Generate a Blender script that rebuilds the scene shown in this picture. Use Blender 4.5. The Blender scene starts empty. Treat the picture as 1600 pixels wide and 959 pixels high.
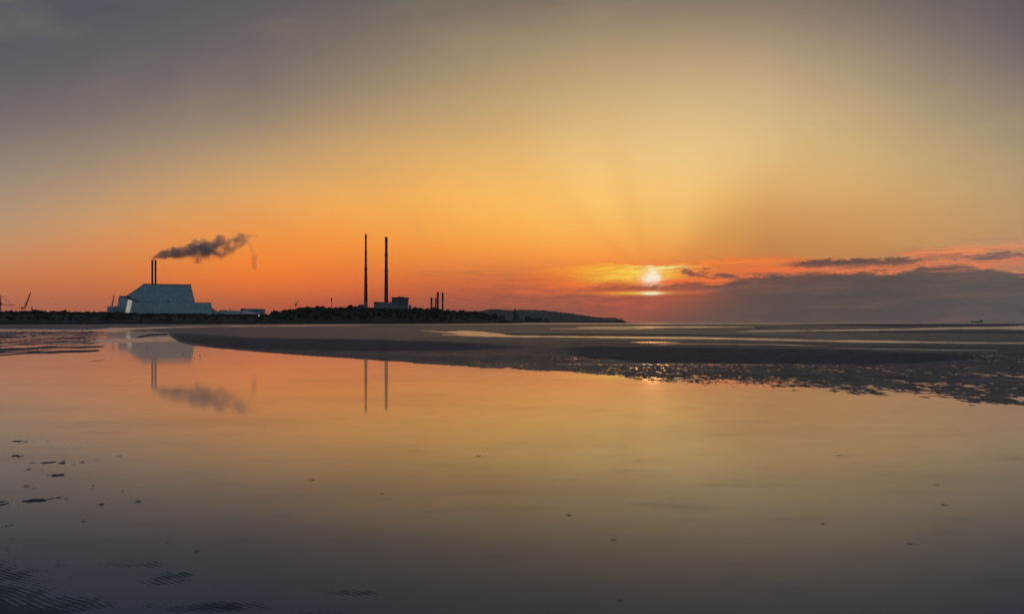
import bpy, bmesh, math, random
import numpy as np
from mathutils import Vector, Matrix, noise as mnoise
random.seed(7)
R = math.radians
PI = math.pi
scene = bpy.context.scene
COL = scene.collection

# ------------------------------------------------------------------ camera
F = 1142.0          # focal length in pixels of a 1600 px wide frame
HZ = 503.3          # horizon row in that frame
HC = 2.0            # eye height in metres
cam_d = bpy.data.cameras.new('camera')
cam = bpy.data.objects.new('camera', cam_d)
COL.objects.link(cam)
cam.location = (0, 0, HC)
cam.rotation_euler = (R(90), 0, 0)
cam_d.sensor_width = 36
cam_d.lens = 36 * F / 1600
cam_d.shift_y = (HZ - 479.5) / 1600
cam_d.clip_start = 0.1
cam_d.clip_end = 60000
scene.camera = cam
scene.view_settings.view_transform = 'Standard'
scene.view_settings.look = 'None'
scene.view_settings.exposure = 0.0
scene.view_settings.gamma = 1.0
scene.cycles.use_denoising = True
scene.cycles.max_bounces = 8
scene.cycles.transparent_max_bounces = 16
scene.cycles.volume_bounces = 1

SUN_AZ = math.atan(218 / F)
SUN_EL = math.atan((HZ - 436) / F * math.cos(SUN_AZ))


def s2l(c):
    return tuple(((v / 255) / 12.92 if v / 255 <= 0.04045 else ((v / 255 + 0.055) / 1.055) ** 2.4) for v in c)


# ------------------------------------------------------------------ node helpers
class S:
    """a float socket with arithmetic"""
    nt = None

    def __init__(self, sock):
        self.s = sock

    @staticmethod
    def math(op, *args, clamp=False):
        n = S.nt.nodes.new('ShaderNodeMath')
        n.operation = op
        n.use_clamp = clamp
        for i, a in enumerate(args):
            if isinstance(a, S):
                S.nt.links.new(a.s, n.inputs[i])
            else:
                n.inputs[i].default_value = float(a)
        return S(n.outputs[0])

    def __add__(s, o): return S.math('ADD', s, o)
    __radd__ = __add__
    def __sub__(s, o): return S.math('SUBTRACT', s, o)
    def __rsub__(s, o): return S.math('SUBTRACT', o, s)
    def __mul__(s, o): return S.math('MULTIPLY', s, o)
    __rmul__ = __mul__
    def __truediv__(s, o): return S.math('DIVIDE', s, o)
    def __neg__(s): return S.math('MULTIPLY', s, -1)


def smooth(x, a, b, lo=0.0, hi=1.0):
    n = S.nt.nodes.new('ShaderNodeMapRange')
    n.interpolation_type = 'SMOOTHSTEP'
    S.nt.links.new(x.s, n.inputs[0])
    if a > b:
        a, b, lo, hi = b, a, hi, lo
    for i, v in zip((1, 2, 3, 4), (a, b, lo, hi)):
        n.inputs[i].default_value = v
    return S(n.outputs[0])


def linmap(x, a, b, lo=0.0, hi=1.0):
    n = S.nt.nodes.new('ShaderNodeMapRange')
    S.nt.links.new(x.s, n.inputs[0])
    for i, v in zip((1, 2, 3, 4), (a, b, lo, hi)):
        n.inputs[i].default_value = v
    return S(n.outputs[0])


def gauss(x, cx, sx, y=None, cy=0, sy=1):
    u = (x - cx) / sx
    e = u * u
    if y is not None:
        v = (y - cy) / sy
        e = e + v * v
    return S.math('EXPONENT', -e)


def combine(x, y, z=0.0):
    n = S.nt.nodes.new('ShaderNodeCombineXYZ')
    for i, a in enumerate((x, y, z)):
        if isinstance(a, S):
            S.nt.links.new(a.s, n.inputs[i])
        else:
            n.inputs[i].default_value = a
    return n.outputs[0]


def noise(vec, scale=1.0, detail=4, rough=0.55, dist=0.0):
    n = S.nt.nodes.new('ShaderNodeTexNoise')
    n.inputs['Scale'].default_value = scale
    n.inputs['Detail'].default_value = detail
    n.inputs['Roughness'].default_value = rough
    n.inputs['Distortion'].default_value = dist
    S.nt.links.new(vec, n.inputs['Vector'])
    return S(n.outputs['Fac'])


def mixc(f, a, b):
    n = S.nt.nodes.new('ShaderNodeMix')
    n.data_type = 'RGBA'
    if isinstance(f, S):
        S.nt.links.new(f.s, n.inputs[0])
    else:
        n.inputs[0].default_value = f
    for i, c in ((6, a), (7, b)):
        if isinstance(c, tuple):
            n.inputs[i].default_value = (*c[:3], 1)
        else:
            S.nt.links.new(c, n.inputs[i])
    return n.outputs[2]


def ramp(x, stops, interp='LINEAR'):
    n = S.nt.nodes.new('ShaderNodeValToRGB')
    n.color_ramp.interpolation = interp
    el = n.color_ramp.elements
    while len(el) < len(stops):
        el.new(0.5)
    for i, (p, c) in enumerate(stops):
        el[i].position = p
        el[i].color = (*c, 1)
    S.nt.links.new(x.s, n.inputs[0])
    return n.outputs[0]


def curve(x, pts, x0, x1, y0, y1):
    """a float curve through pts, given in real units"""
    n = S.nt.nodes.new('ShaderNodeFloatCurve')
    c = n.mapping.curves[0]
    q = [((a - x0) / (x1 - x0), (b - y0) / (y1 - y0)) for a, b in pts]
    c.points[0].location = q[0]
    c.points[1].location = q[-1]
    for a in q[1:-1]:
        c.points.new(*a)
    n.mapping.update()
    u = (x - x0) / (x1 - x0)
    S.nt.links.new(u.s, n.inputs['Value'])
    return S(n.outputs[0]) * (y1 - y0) + y0


# ------------------------------------------------------------------ world
world = bpy.data.worlds.new('World')
scene.world = world
world.use_nodes = True
wt = world.node_tree
wt.nodes.clear()
S.nt = wt
geo = wt.nodes.new('ShaderNodeTexCoord')
sep = wt.nodes.new('ShaderNodeSeparateXYZ')
wt.links.new(geo.outputs['Generated'], sep.inputs[0])
dx, dy, dz = (S(sep.outputs[i]) for i in range(3))
AZ = S.math('ARCTAN2', dx, dy)
HH = S.math('SQRT', dx * dx + dy * dy + 1e-6)
TT = S.math('DIVIDE', dz, HH)
A = AZ * 1000.0        # milliradians to the right of straight ahead
T = TT * 1000.0        # slope above the horizon, thousandths


def sk(px, py):
    a = math.atan((px - 800) / F)
    return a * 1000, (HZ - py) / F * math.cos(a) * 1000


ROWS = [-260, -120, 0, 60, 120, 180, 240, 300, 340, 380, 420, 450, 480, 504]
SKY = {
    0:    [(66, 72, 86), (74, 78, 90), (80, 83, 93), (90, 89, 97), (100, 96, 100), (118, 108, 107), (142, 128, 116), (168, 143, 120), (185, 150, 118), (202, 146, 104), (212, 134, 86), (208, 120, 76), (194, 110, 78), (180, 104, 80)],
    200:  [(66, 72, 86), (76, 79, 90), (87, 87, 94), (97, 94, 98), (109, 102, 103), (133, 119, 110), (163, 139, 115), (195, 153, 113), (215, 156, 100), (227, 146, 84), (227, 131, 68), (216, 118, 64), (196, 107, 70), (180, 98, 72)],
    400:  [(68, 73, 86), (80, 82, 90), (96, 92, 94), (109, 101, 101), (124, 112, 106), (150, 130, 111), (188, 154, 114), (225, 166, 101), (240, 161, 85), (248, 149, 64), (251, 134, 50), (238, 118, 50), (200, 96, 58), (180, 90, 62)],
    600:  [(70, 74, 84), (86, 85, 89), (110, 102, 96), (130, 117, 103), (154, 135, 109), (184, 153, 113), (219, 170, 107), (246, 179, 94), (251, 171, 79), (250, 155, 64), (240, 130, 56), (224, 110, 56), (190, 90, 58), (170, 84, 60)],
    800:  [(72, 75, 83), (92, 89, 88), (124, 112, 98), (154, 136, 109), (180, 154, 114), (205, 170, 117), (232, 184, 114), (252, 190, 101), (255, 185, 88), (255, 168, 72), (236, 135, 60), (196, 100, 60), (152, 86, 64), (140, 85, 68)],
    1000: [(74, 76, 83), (98, 93, 90), (134, 120, 102), (170, 147, 115), (196, 167, 124), (220, 186, 131), (240, 200, 134), (253, 202, 120), (255, 196, 104), (255, 174, 82), (250, 140, 60), (190, 98, 62), (165, 88, 64), (152, 82, 64)],
    1200: [(74, 76, 83), (98, 93, 90), (134, 119, 103), (165, 143, 118), (192, 166, 128), (212, 181, 133), (227, 190, 129), (232, 180, 112), (224, 164, 94), (212, 146, 78), (200, 126, 70), (120, 84, 68), (105, 80, 68), (98, 80, 70)],
    1400: [(71, 74, 84), (90, 88, 89), (117, 107, 99), (142, 127, 111), (165, 146, 118), (185, 161, 122), (204, 173, 121), (215, 171, 111), (214, 161, 99), (206, 150, 90), (190, 130, 84), (100, 82, 74), (92, 80, 72), (88, 80, 72)],
    1600: [(67, 72, 86), (80, 81, 90), (94, 89, 96), (110, 101, 101), (130, 117, 109), (151, 134, 113), (170, 149, 116), (185, 154, 112), (190, 151, 108), (192, 146, 104), (180, 130, 96), (100, 86, 80), (92, 84, 82), (88, 82, 76)],
}
kx = sorted(SKY)
grid = np.array([[s2l(c) for c in SKY[k]] for k in kx])         # col,row,rgb
grid = np.sqrt(grid)


def interp1(xs, ys, x):
    """monotone-ish cubic (Catmull-Rom) interpolation along axis 0"""
    xs = np.asarray(xs, float)
    i = int(np.clip(np.searchsorted(xs, x) - 1, 0, len(xs) - 2))
    h = xs[i + 1] - xs[i]
    t = np.clip((x - xs[i]) / h, 0, 1)
    def sl(j):
        if j <= 0 or j >= len(xs) - 1:
            return np.zeros_like(ys[0])
        return (ys[j + 1] - ys[j - 1]) / (xs[j + 1] - xs[j - 1])
    m0, m1 = sl(i) * h, sl(i + 1) * h
    return ((2 * t**3 - 3 * t**2 + 1) * ys[i] + (t**3 - 2 * t**2 + t) * m0 +
            (-2 * t**3 + 3 * t**2) * ys[i + 1] + (t**3 - t**2) * m1)


TMAX = 0.66
NST = 31
ncol = 13
cols = []
for ci in range(ncol):
    px = 1600 * ci / (ncol - 1)
    ca = interp1(kx, grid, px)
    a = math.atan((px - 800) / F)
    tpos = [(HZ - r) / F * math.cos(a) for r in ROWS][::-1]
    car = ca[::-1]
    st = []
    for k in range(NST):
        p = (k / (NST - 1)) ** 1.35
        c = interp1(tpos, car, p * TMAX)
        st.append((p, tuple(np.maximum(c, 0) ** 2)))
    cols.append((a, st))
tp = S.math('DIVIDE', TT, TMAX, clamp=True)
base = ramp(tp, cols[0][1])
for (a0, _), (a1, st) in zip(cols[:-1], cols[1:]):
    base = mixc(linmap(AZ, a0, a1), base, ramp(tp, st))

sa, stt = sk(1018, 434)
# soft crepuscular rays around the sun
TH = S.math('ARCTAN2', T - stt, A - sa)
RR = S.math('SQRT', (T - stt) * (T - stt) + (A - sa) * (A - sa) + 1.0)
far_f = smooth(RR, 360, 60)
near_f = smooth(RR, 18, 60)
wedge = smooth(TH, R(58), R(30)) * smooth(TH, R(-2), R(14)) * smooth(RR, 420, 90) * near_f
ray1 = gauss(TH, R(106), R(8)) * far_f * near_f
ray2 = gauss(TH, R(140), R(9)) * far_f * near_f
ray3 = gauss(TH, R(66), R(14)) * smooth(RR, 480, 90) * near_f
base = mixc(S.math('MULTIPLY', wedge, 0.14, clamp=True), base, s2l((170, 105, 62)))
base = mixc(ray1 * 0.10, base, s2l((205, 120, 60)))
base = mixc(ray2 * 0.10, base, s2l((205, 115, 55)))
base = mixc(ray3 * 0.07, base, s2l((255, 215, 140)))
# high thin veil
vn = noise(combine(A * 0.0022, T * 0.006, 3.1), 1.0, 5, 0.55, 0.6)
base = mixc(smooth(vn, 0.5, 0.85) * 0.16, base, s2l((150, 120, 105)))
base = mixc(smooth(vn, 0.48, 0.2) * 0.12 * smooth(T, 60, 160), base, s2l((232, 196, 140)))

# cloud coordinates with warp
wv = noise(combine(A * 0.03, T * 0.10, 1.7), 1.0, 5, 0.6)
wv2 = noise(combine(A * 0.08, T * 0.35, 9.2), 1.0, 4, 0.62)
streak = noise(combine(A * 0.012, T * 0.16, 5.5), 1.0, 6, 0.6, 0.4)
streak2 = noise(combine(A * 0.02 + T * 0.03, T * 0.30, 15.5), 1.0, 5, 0.6, 0.3)
wv4 = noise(combine(A * 0.20, T * 0.8, 12.2), 1.0, 4, 0.62)
Tw = T + (wv - 0.5) * 10.0 + (wv2 - 0.5) * 12.0 + (wv4 - 0.5) * 6.0
Aw = A + (wv2 - 0.5) * 40.0


def line(pts):
    q = sorted(sk(*p) for p in pts)
    q = [(-2000, q[0][1])] + q + [(2000, q[-1][1])]
    lo = min(b for _, b in q) - 5
    hi = max(b for _, b in q) + 5
    q2 = [p for p in q if -700 < p[0] < 720]
    return curve(A, [(-700, q2[0][1])] + q2 + [(720, q2[-1][1])], -700, 720, lo, hi)


# streaks left of the sun
fs = noise(combine(A * 0.022 - T * 0.05, T * 0.30 + A * 0.012, 44.5), 1.0, 6, 0.62, 0.6)
m = gauss(A, sk(915, 0)[0], 95, T, 56, 17) * smooth(fs, 0.47, 0.60)
base = mixc(m * 0.9, base, s2l((252, 118, 50)))
m = gauss(A, sk(900, 0)[0], 100, T, 52, 14) * smooth(fs, 0.46, 0.36)
base = mixc(m * 0.75, base, s2l((150, 90, 70)))
m = gauss(A, sk(890, 0)[0], 120, T, 44, 20) * smooth(streak, 0.44, 0.60)
base = mixc(m * 0.85, base, s2l((238, 112, 56)))
m = gauss(A, sk(850, 0)[0], 110, T, 41, 17) * smooth(streak2, 0.50, 0.64)
base = mixc(m * 0.55, base, s2l((138, 88, 72)))
m = gauss(A, sk(720, 0)[0], 100, T, 66, 9) * smooth(streak2, 0.42, 0.66)
base = mixc(m * 0.45, base, s2l((180, 108, 70)))

# glow band between the veil above and the bank below
top = line([(700, 430), (820, 424), (880, 414), (930, 411), (1000, 414), (1045, 414), (1070, 411), (1100, 406), (1160, 403), (1250, 403), (1330, 404)])
d_top = top - (T + (wv - 0.5) * 6.0 + (wv2 - 0.5) * 6.0)
band_h = smooth(d_top, -0.6, 1.6)
band_a = smooth(A, sk(800, 0)[0], sk(930, 0)[0]) * smooth(A, sk(1480, 0)[0], sk(1250, 0)[0])
streak3 = noise(combine(A * 0.035 + T * 0.10, T * 0.55 - A * 0.02, 33.5), 1.0, 5, 0.62, 0.5)
bstreak = smooth(streak * 0.5 + wv2 * 0.3 + streak3 * 0.6, 0.60, 0.80)
fst = smooth(streak3, 0.40, 0.60)
band = band_h * band_a * smooth(T, 30, 52)
base = mixc(band * (0.35 + 0.65 * bstreak), base, s2l((250, 118, 52)))
ell = gauss(A, sk(980, 0)[0], 76, T, sk(985, 424)[1], 13) * band_h
base = mixc(S.math('MULTIPLY', ell, 1.25, clamp=True) * (0.45 + 0.55 * fst), base, s2l((255, 190, 48)))
m = gauss(A, sk(900, 0)[0], 70, T, sk(900, 420)[1], 3.5) * band_h
base = mixc(m * 0.6 * bstreak, base, s2l((255, 160, 60)))
m = gauss(A, sk(1150, 0)[0], 60, T, sk(1150, 410)[1], 4.5) * smooth(streak2, 0.40, 0.60)
base = mixc(m * 0.7, base, s2l((255, 145, 62)))
ell2 = gauss(A, sk(996, 0)[0], 46, T, sk(1010, 427)[1], 11) * band_h
base = mixc(S.math('MULTIPLY', ell2, 1.25, clamp=True) * (0.35 + 0.65 * fst), base, (1.08, 0.70, 0.075))
m = gauss(A, sk(1032, 0)[0], 30, T + (wv2 - 0.5) * 4.0, sk(1032, 418)[1], 3.4) * band_h
base = mixc(S.math('MULTIPLY', m, 1.2, clamp=True) * (0.6 + 0.4 * fst), base, s2l((255, 240, 150)))
core = gauss(Aw * 0.35 + A * 0.65, sk(1018, 0)[0], 11.5, T + (wv2 - 0.5) * 8.0 + (wv4 - 0.5) * 6.0, sk(1017, 437)[1], 7.5) * band_h
core = core + 0.42 * gauss(Aw * 0.35 + A * 0.65, sk(1019, 0)[0], 7.0, T, sk(1017, 426)[1], 9) * band_h
base = mixc(S.math('MULTIPLY', core * (0.55 + 0.75 * fst), 1.5, clamp=True), base, (1.08, 0.98, 0.72))

# dark cloud bank
edge = line([(640, 500), (760, 484), (860, 465), (930, 447), (975, 443), (1000, 447.0), (1032, 447.5), (1055, 441), (1080, 439.5), (1120, 443), (1150, 438), (1190, 430), (1230, 427),
             (1280, 424), (1340, 424), (1400, 424), (1428, 419), (1450, 412), (1480, 410), (1515, 414), (1550, 419), (1600, 428), (1700, 434)])
wv3 = noise(combine(A * 0.22, T * 0.7, 2.2), 1.0, 4, 0.6)
d_e = edge - (T + (wv - 0.5) * 14.0 + (wv2 - 0.5) * 14.0 + (wv3 - 0.5) * 7.0)
soft = smooth(A, sk(1000, 0)[0], sk(1150, 0)[0])
bankA = smooth(d_e, -1.2, 4.2) * (0.45 + 0.55 * smooth(A, sk(840, 0)[0], sk(1000, 0)[0]))
bank_c = ramp(linmap(A, sk(700, 0)[0], sk(1650, 0)[0]), [
    (0.0, s2l((168, 92, 66))), (0.20, s2l((160, 90, 66))), (0.33, s2l((172, 86, 60))), (0.41, s2l((138, 82, 66))),
    (0.50, s2l((110, 80, 68))), (0.62, s2l((94, 78, 70))), (0.8, s2l((90, 80, 75))), (1.0, s2l((92, 86, 84)))])
bt = noise(combine(A * 0.02, T * 0.09, 21.0), 1.0, 5, 0.6)
bank_c = mixc(smooth(bt, 0.45, 0.75) * 0.30 * smooth(T, 20, 60), bank_c, s2l((128, 88, 72)))
base = mixc(bankA * 0.97, base, bank_c)
# sunlit streaks inside the bank, and the slit under the sun
m = gauss(A, sk(940, 0)[0], 90, T, sk(940, 467)[1], 9) * smooth(streak2, 0.47, 0.62)
base = mixc(m * 0.6, base, s2l((222, 104, 62)))
m = gauss(A, sk(1030, 0)[0], 70, T, sk(1030, 466)[1], 16)
base = mixc(m * 0.55, base, s2l((206, 96, 58)))
slit = gauss(A, sk(985, 0)[0], 60, T + (wv - 0.5) * 3.0, sk(985, 457)[1], 2.6)
base = mixc(S.math('MULTIPLY', slit, 1.1, clamp=True), base, s2l((252, 128, 44)))
slit = gauss(A, sk(1000, 0)[0], 36, T + (wv - 0.5) * 2.4, sk(1000, 458)[1], 2.0)
base = mixc(S.math('MULTIPLY', slit, 1.3, clamp=True), base, s2l((255, 196, 60)))
slit = gauss(A, sk(1018, 0)[0], 11.5, T + (wv2 - 0.5) * 2.0, sk(1019, 458.2)[1], 2.1)
base = mixc(S.math('MULTIPLY', slit, 1.6, clamp=True), base, (1.1, 0.95, 0.6))
m = gauss(A, sk(1085, 0)[0], 26, Tw, sk(1085, 455)[1], 2.2)
base = mixc(m * 0.75, base, s2l((214, 104, 66)))
m = gauss(A, sk(1070, 0)[0], 55, T - A * 0.05 + sk(1100, 0)[0] * 0.05 + (wv - 0.5) * 2.0, sk(1100, 437)[1], 2.4)
base = mixc(m * 0.8, base, s2l((255, 108, 50)))
# dark strip to the right, curls beside the sun
def lob(px, py, w, h, col, k=1.0, src=Tw, tilt=0.0):
    global base
    a_, t_ = sk(px, py)
    tt = src if tilt == 0 else src - (A - a_) * tilt
    g = gauss(Aw, a_, w, tt, t_, h) * (1.0 if w < 40 else 0.62 + 0.76 * streak2)
    base = mixc(smooth(g, 0.22, 0.62) * k, base, s2l(col))
lob(1340, 410.5, 84, 5.2, (104, 80, 72), 0.95)
lob(1300, 409, 50, 4.0, (100, 78, 70), 0.9)
lob(1350, 419, 80, 3.0, (206, 114, 78), 0.75)
lob(1200, 421, 60, 3.6, (246, 118, 60), 0.65)
lob(1230, 428, 60, 3.2, (150, 92, 70), 0.6)
lob(1078, 427, 13, 3.6, (140, 86, 72), 0.9, tilt=-0.35)
lob(1098, 431, 22, 2.2, (150, 84, 70), 0.85, tilt=-0.22)
lob(1102, 423, 6, 5.4, (170, 96, 70), 0.8)
lob(1132, 430, 14, 4.2, (124, 84, 74), 0.92, tilt=-0.2)
lob(1165, 437, 36, 3.0, (122, 84, 72), 0.85, tilt=-0.15)
lob(1000, 418.5, 9, 1.3, (235, 165, 60), 0.7)
# upper right streaks
lob(1470, 396, 50, 5.0, (244, 138, 84), 0.9)
lob(1540, 386, 80, 3.0, (228, 146, 100), 0.7)
lob(1545, 408, 74, 5.5, (206, 126, 94), 0.75)
m = gauss(A, sk(1540, 0)[0], 90, T, sk(1540, 399)[1], 13) * smooth(streak2, 0.50, 0.60)
base = mixc(m * 0.8, base, s2l((150, 104, 90)))
lob(1578, 399.0, 52, 3.4, (108, 92, 90), 0.92)
lob(1470, 402, 36, 2.2, (150, 104, 88), 0.7)
lob(1590, 386, 40, 2.0, (225, 140, 100), 0.6)
m = smooth(A, sk(1420, 0)[0], sk(1470, 0)[0]) * gauss(T, sk(1540, 410)[1], 10) * smooth(streak3, 0.46, 0.60)
base = mixc(m * 0.75, base, s2l((222, 128, 92)))
m = gauss(A, sk(1130, 0)[0], 90, T, sk(1130, 414)[1], 9) * smooth(streak3, 0.54, 0.44)
base = mixc(m * 0.55, base, s2l((214, 112, 66)))
m = gauss(A, sk(1330, 0)[0], 70, T, sk(1330, 419)[1], 4.0) * smooth(streak3, 0.44, 0.58)
base = mixc(m * 0.7, base, s2l((216, 118, 78)))
bk = noise(combine(A * 0.012, T * 0.085, 61.0), 1.0, 6, 0.62, 0.5)
bz = smooth(A, sk(1040, 0)[0], sk(1150, 0)[0]) * smooth(d_e, 1.0, 8.0)
base = mixc(bz * smooth(bk, 0.50, 0.68) * 0.55, base, s2l((118, 92, 80)))
base = mixc(bz * smooth(bk, 0.48, 0.34) * 0.45, base, s2l((76, 70, 70)))
m = gauss(A, sk(1120, 0)[0], 60, T, sk(1120, 447)[1], 6) * smooth(streak3, 0.50, 0.62)
base = mixc(m * 0.6, base, s2l((190, 98, 70)))
# bright rim along the top of the dark bank
lowz = smooth(A, sk(1120, 0)[0], sk(960, 0)[0]) * smooth(A, sk(560, 0)[0], sk(720, 0)[0]) * gauss(T, 27, 20)
base = mixc(lowz * smooth(streak3, 0.50, 0.66) * 0.55, base, s2l((216, 108, 66)))
base = mixc(lowz * smooth(streak3, 0.50, 0.36) * 0.45, base, s2l((132, 84, 70)))
base = mixc(lowz * smooth(streak2, 0.54, 0.66) * 0.40, base, s2l((200, 96, 62)))
rim = gauss(d_e, -1.6, 1.6) * smooth(A, sk(1110, 0)[0], sk(1200, 0)[0]) * smooth(streak + wv2 * 0.3, 0.50, 0.70)
base = mixc(S.math('MULTIPLY', rim, 1.0, clamp=True), base, s2l((236, 126, 80)))

# behind the viewer: physical twilight sky
nish = wt.nodes.new('ShaderNodeTexSky')
nish.sky_type = 'NISHITA'
nish.sun_disc = False
nish.sun_elevation = SUN_EL
nish.sun_rotation = SUN_AZ
nish.altitude = 5
nish.dust_density = 1.5
tn = wt.nodes.new('ShaderNodeVectorMath')
tn.operation = 'MULTIPLY'
tn.inputs[1].default_value = (0.88, 0.99, 1.14)
wt.links.new(nish.outputs[0], tn.inputs[0])
nm = wt.nodes.new('ShaderNodeVectorMath')
nm.operation = 'SCALE'
wt.links.new(tn.outputs[0], nm.inputs[0])
nm.inputs['Scale'].default_value = 0.17
back = smooth(S.math('ABSOLUTE', AZ), R(48), R(110))
base = mixc(back, base, nm.outputs[0])
# zenith
base = mixc(smooth(TT, 0.50, 1.6), base, s2l((86, 98, 120)))
bg = wt.nodes.new('ShaderNodeBackground')
wo = wt.nodes.new('ShaderNodeOutputWorld')
wt.links.new(base, bg.inputs[0])
bg.inputs[1].default_value = 1.0
wt.links.new(bg.outputs[0], wo.inputs[0])

# ------------------------------------------------------------------ sun
sl = bpy.data.lights.new('sun', 'SUN')
sl.energy = 0.006
sl.angle = R(2.5)
sl.color = (1.0, 0.36, 0.10)
so = bpy.data.objects.new('sun', sl)
COL.objects.link(so)
sv = Vector((math.sin(SUN_AZ) * math.cos(SUN_EL), math.cos(SUN_AZ) * math.cos(SUN_EL), math.sin(SUN_EL)))
so.rotation_euler = (-sv).to_track_quat('-Z', 'Y').to_euler()
so.location = (300, 1500, 90)


# ------------------------------------------------------------------ object helpers
def at(px, py, d):
    return Vector((d * (px - 800) / F, d, HC + d * (HZ - py) / F))


def tag(o, label=None, cat=None, group=None, kind=None):
    if label: o['label'] = label
    if cat: o['category'] = cat
    if group: o['group'] = group
    if kind: o['kind'] = kind
    return o


def empty(name, loc, rz=0.0):
    o = bpy.data.objects.new(name, None)
    COL.objects.link(o)
    o.location = loc
    o.rotation_euler = (0, 0, rz)
    o.empty_display_size = 1
    return o


def link_bm(name, bm, mat, parent=None, smooth_=False, loc=None):
    me = bpy.data.meshes.new(name)
    bmesh.ops.recalc_face_normals(bm, faces=bm.faces)
    bm.to_mesh(me)
    bm.free()
    me.materials.append(mat)
    if smooth_:
        me.shade_smooth()
    o = bpy.data.objects.new(name, me)
    COL.objects.link(o)
    if parent is not None:
        o.parent = parent
    if loc is not None:
        o.location = loc
    return o


def box(bm, x0, x1, y0, y1, z0, z1, taper=0.0):
    t = taper
    vs = [bm.verts.new(p) for p in ((x0, y0, z0), (x1, y0, z0), (x1, y1, z0), (x0, y1, z0),
                                    (x0 + t, y0 + t, z1), (x1 - t, y0 + t, z1), (x1 - t, y1 - t, z1), (x0 + t, y1 - t, z1))]
    for f in ((0, 3, 2, 1), (4, 5, 6, 7), (0, 1, 5, 4), (1, 2, 6, 5), (2, 3, 7, 6), (3, 0, 4, 7)):
        bm.faces.new([vs[i] for i in f])


def bar(bm, a, b, r, n=6, r2=None):
    a, b = Vector(a), Vector(b)
    r2 = r if r2 is None else r2
    d = (b - a).normalized()
    u = d.orthogonal().normalized()
    v = d.cross(u)
    r0 = [bm.verts.new(a + (u * math.cos(2 * PI * i / n) + v * math.sin(2 * PI * i / n)) * r) for i in range(n)]
    r1 = [bm.verts.new(b + (u * math.cos(2 * PI * i / n) + v * math.sin(2 * PI * i / n)) * r2) for i in range(n)]
    for i in range(n):
        bm.faces.new((r0[i], r0[(i + 1) % n], r1[(i + 1) % n], r1[i]))
    bm.faces.new(r0[::-1])
    bm.faces.new(r1)


def lathe(bm, prof, n=24, cx=0.0, cy=0.0):
    rings = []
    for r, z in prof:
        rings.append([bm.verts.new((cx + r * math.cos(2 * PI * i / n), cy + r * math.sin(2 * PI * i / n), z)) for i in range(n)])
    for a, b in zip(rings[:-1], rings[1:]):
        for i in range(n):
            bm.faces.new((a[i], a[(i + 1) % n], b[(i + 1) % n], b[i]))
    bm.faces.new(rings[0][::-1])
    bm.faces.new(rings[-1])


def extrude_poly(bm, pts, y0, y1, slant=0.0, zref=0.0, shear=0.0):
    """pts: (x,z) outline; front face at y0 (leans back by slant per metre of height), back at y1"""
    a = [bm.verts.new((x + shear * (y0 + slant * max(0, z - zref)), y0 + slant * max(0, z - zref), z)) for x, z in pts]
    b = [bm.verts.new((x + shear * y1, y1, z)) for x, z in pts]
    n = len(pts)
    bm.faces.new(a)
    bm.faces.new(b[::-1])
    for i in range(n):
        bm.faces.new((a[i], b[i], b[(i + 1) % n], a[(i + 1) % n]))


def new_mat(name):
    m_ = bpy.data.materials.new(name)
    m_.use_nodes = True
    nt = m_.node_tree
    nt.nodes.clear()
    S.nt = nt
    out = nt.nodes.new('ShaderNodeOutputMaterial')
    return m_, nt, out


def simple(name, col, rough=0.8, var=0.3, scale=0.2, spec=0.3, metal=0.0, stretch=(1, 1, 1), bump=0.0):
    m_, nt, out = new_mat(name)
    p = nt.nodes.new('ShaderNodeBsdfPrincipled')
    tc = nt.nodes.new('ShaderNodeTexCoord')
    mp = nt.nodes.new('ShaderNodeMapping')
    mp.inputs['Scale'].default_value = stretch
    nt.links.new(tc.outputs['Object'], mp.inputs[0])
    nz = noise(mp.outputs[0], scale, 6, 0.6)
    lo = tuple(c * (1 - var) for c in col)
    hi = tuple(min(1, c * (1 + var)) for c in col)
    c = mixc(smooth(nz, 0.3, 0.7), lo, hi)
    nt.links.new(c, p.inputs['Base Color'])
    p.inputs['Roughness'].default_value = rough
    p.inputs['Specular IOR Level'].default_value = spec
    p.inputs['Metallic'].default_value = metal
    if bump:
        b = nt.nodes.new('ShaderNodeBump')
        b.inputs['Strength'].default_value = 0.6
        b.inputs['Distance'].default_value = bump
        nt.links.new(nz.s, b.inputs['Height'])
        nt.links.new(b.outputs[0], p.inputs['Normal'])
    nt.links.new(p.outputs[0], out.inputs[0])
    return m_


# ------------------------------------------------------------------ numpy noise
def _hash(ix, iy, seed):
    h = (ix.astype(np.uint64) * np.uint64(374761393) + iy.astype(np.uint64) * np.uint64(668265263) + np.uint64(seed * 2654435761 % (1 << 32)))
    h = (h ^ (h >> np.uint64(13))) * np.uint64(1274126177)
    h &= np.uint64(0xFFFFFFFF)
    h = h ^ (h >> np.uint64(16))
    return (h & np.uint64(0xFFFFFF)).astype(np.float64) / 0xFFFFFF


def vnoise(x, y, seed=0):
    xi, yi = np.floor(x), np.floor(y)
    fx, fy = x - xi, y - yi
    xi = (xi + 1e6).astype(np.int64)
    yi = (yi + 1e6).astype(np.int64)
    u, v = fx * fx * (3 - 2 * fx), fy * fy * (3 - 2 * fy)
    a, b = _hash(xi, yi, seed), _hash(xi + 1, yi, seed)
    c, d = _hash(xi, yi + 1, seed), _hash(xi + 1, yi + 1, seed)
    return (a * (1 - u) + b * u) * (1 - v) + (c * (1 - u) + d * u) * v - 0.5


def fbm(x, y, seed=0, oct_=4, gain=0.5):
    r = np.zeros_like(x)
    amp, k = 1.0, 1.0
    for o in range(oct_):
        r += amp * vnoise(x * k + o * 17.3, y * k - o * 9.1, seed + o)
        amp *= gain
        k *= 2.03
    return r


def sstep(x, a, b):
    t = np.clip((x - a) / (b - a), 0, 1)
    return t * t * (3 - 2 * t)


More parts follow.
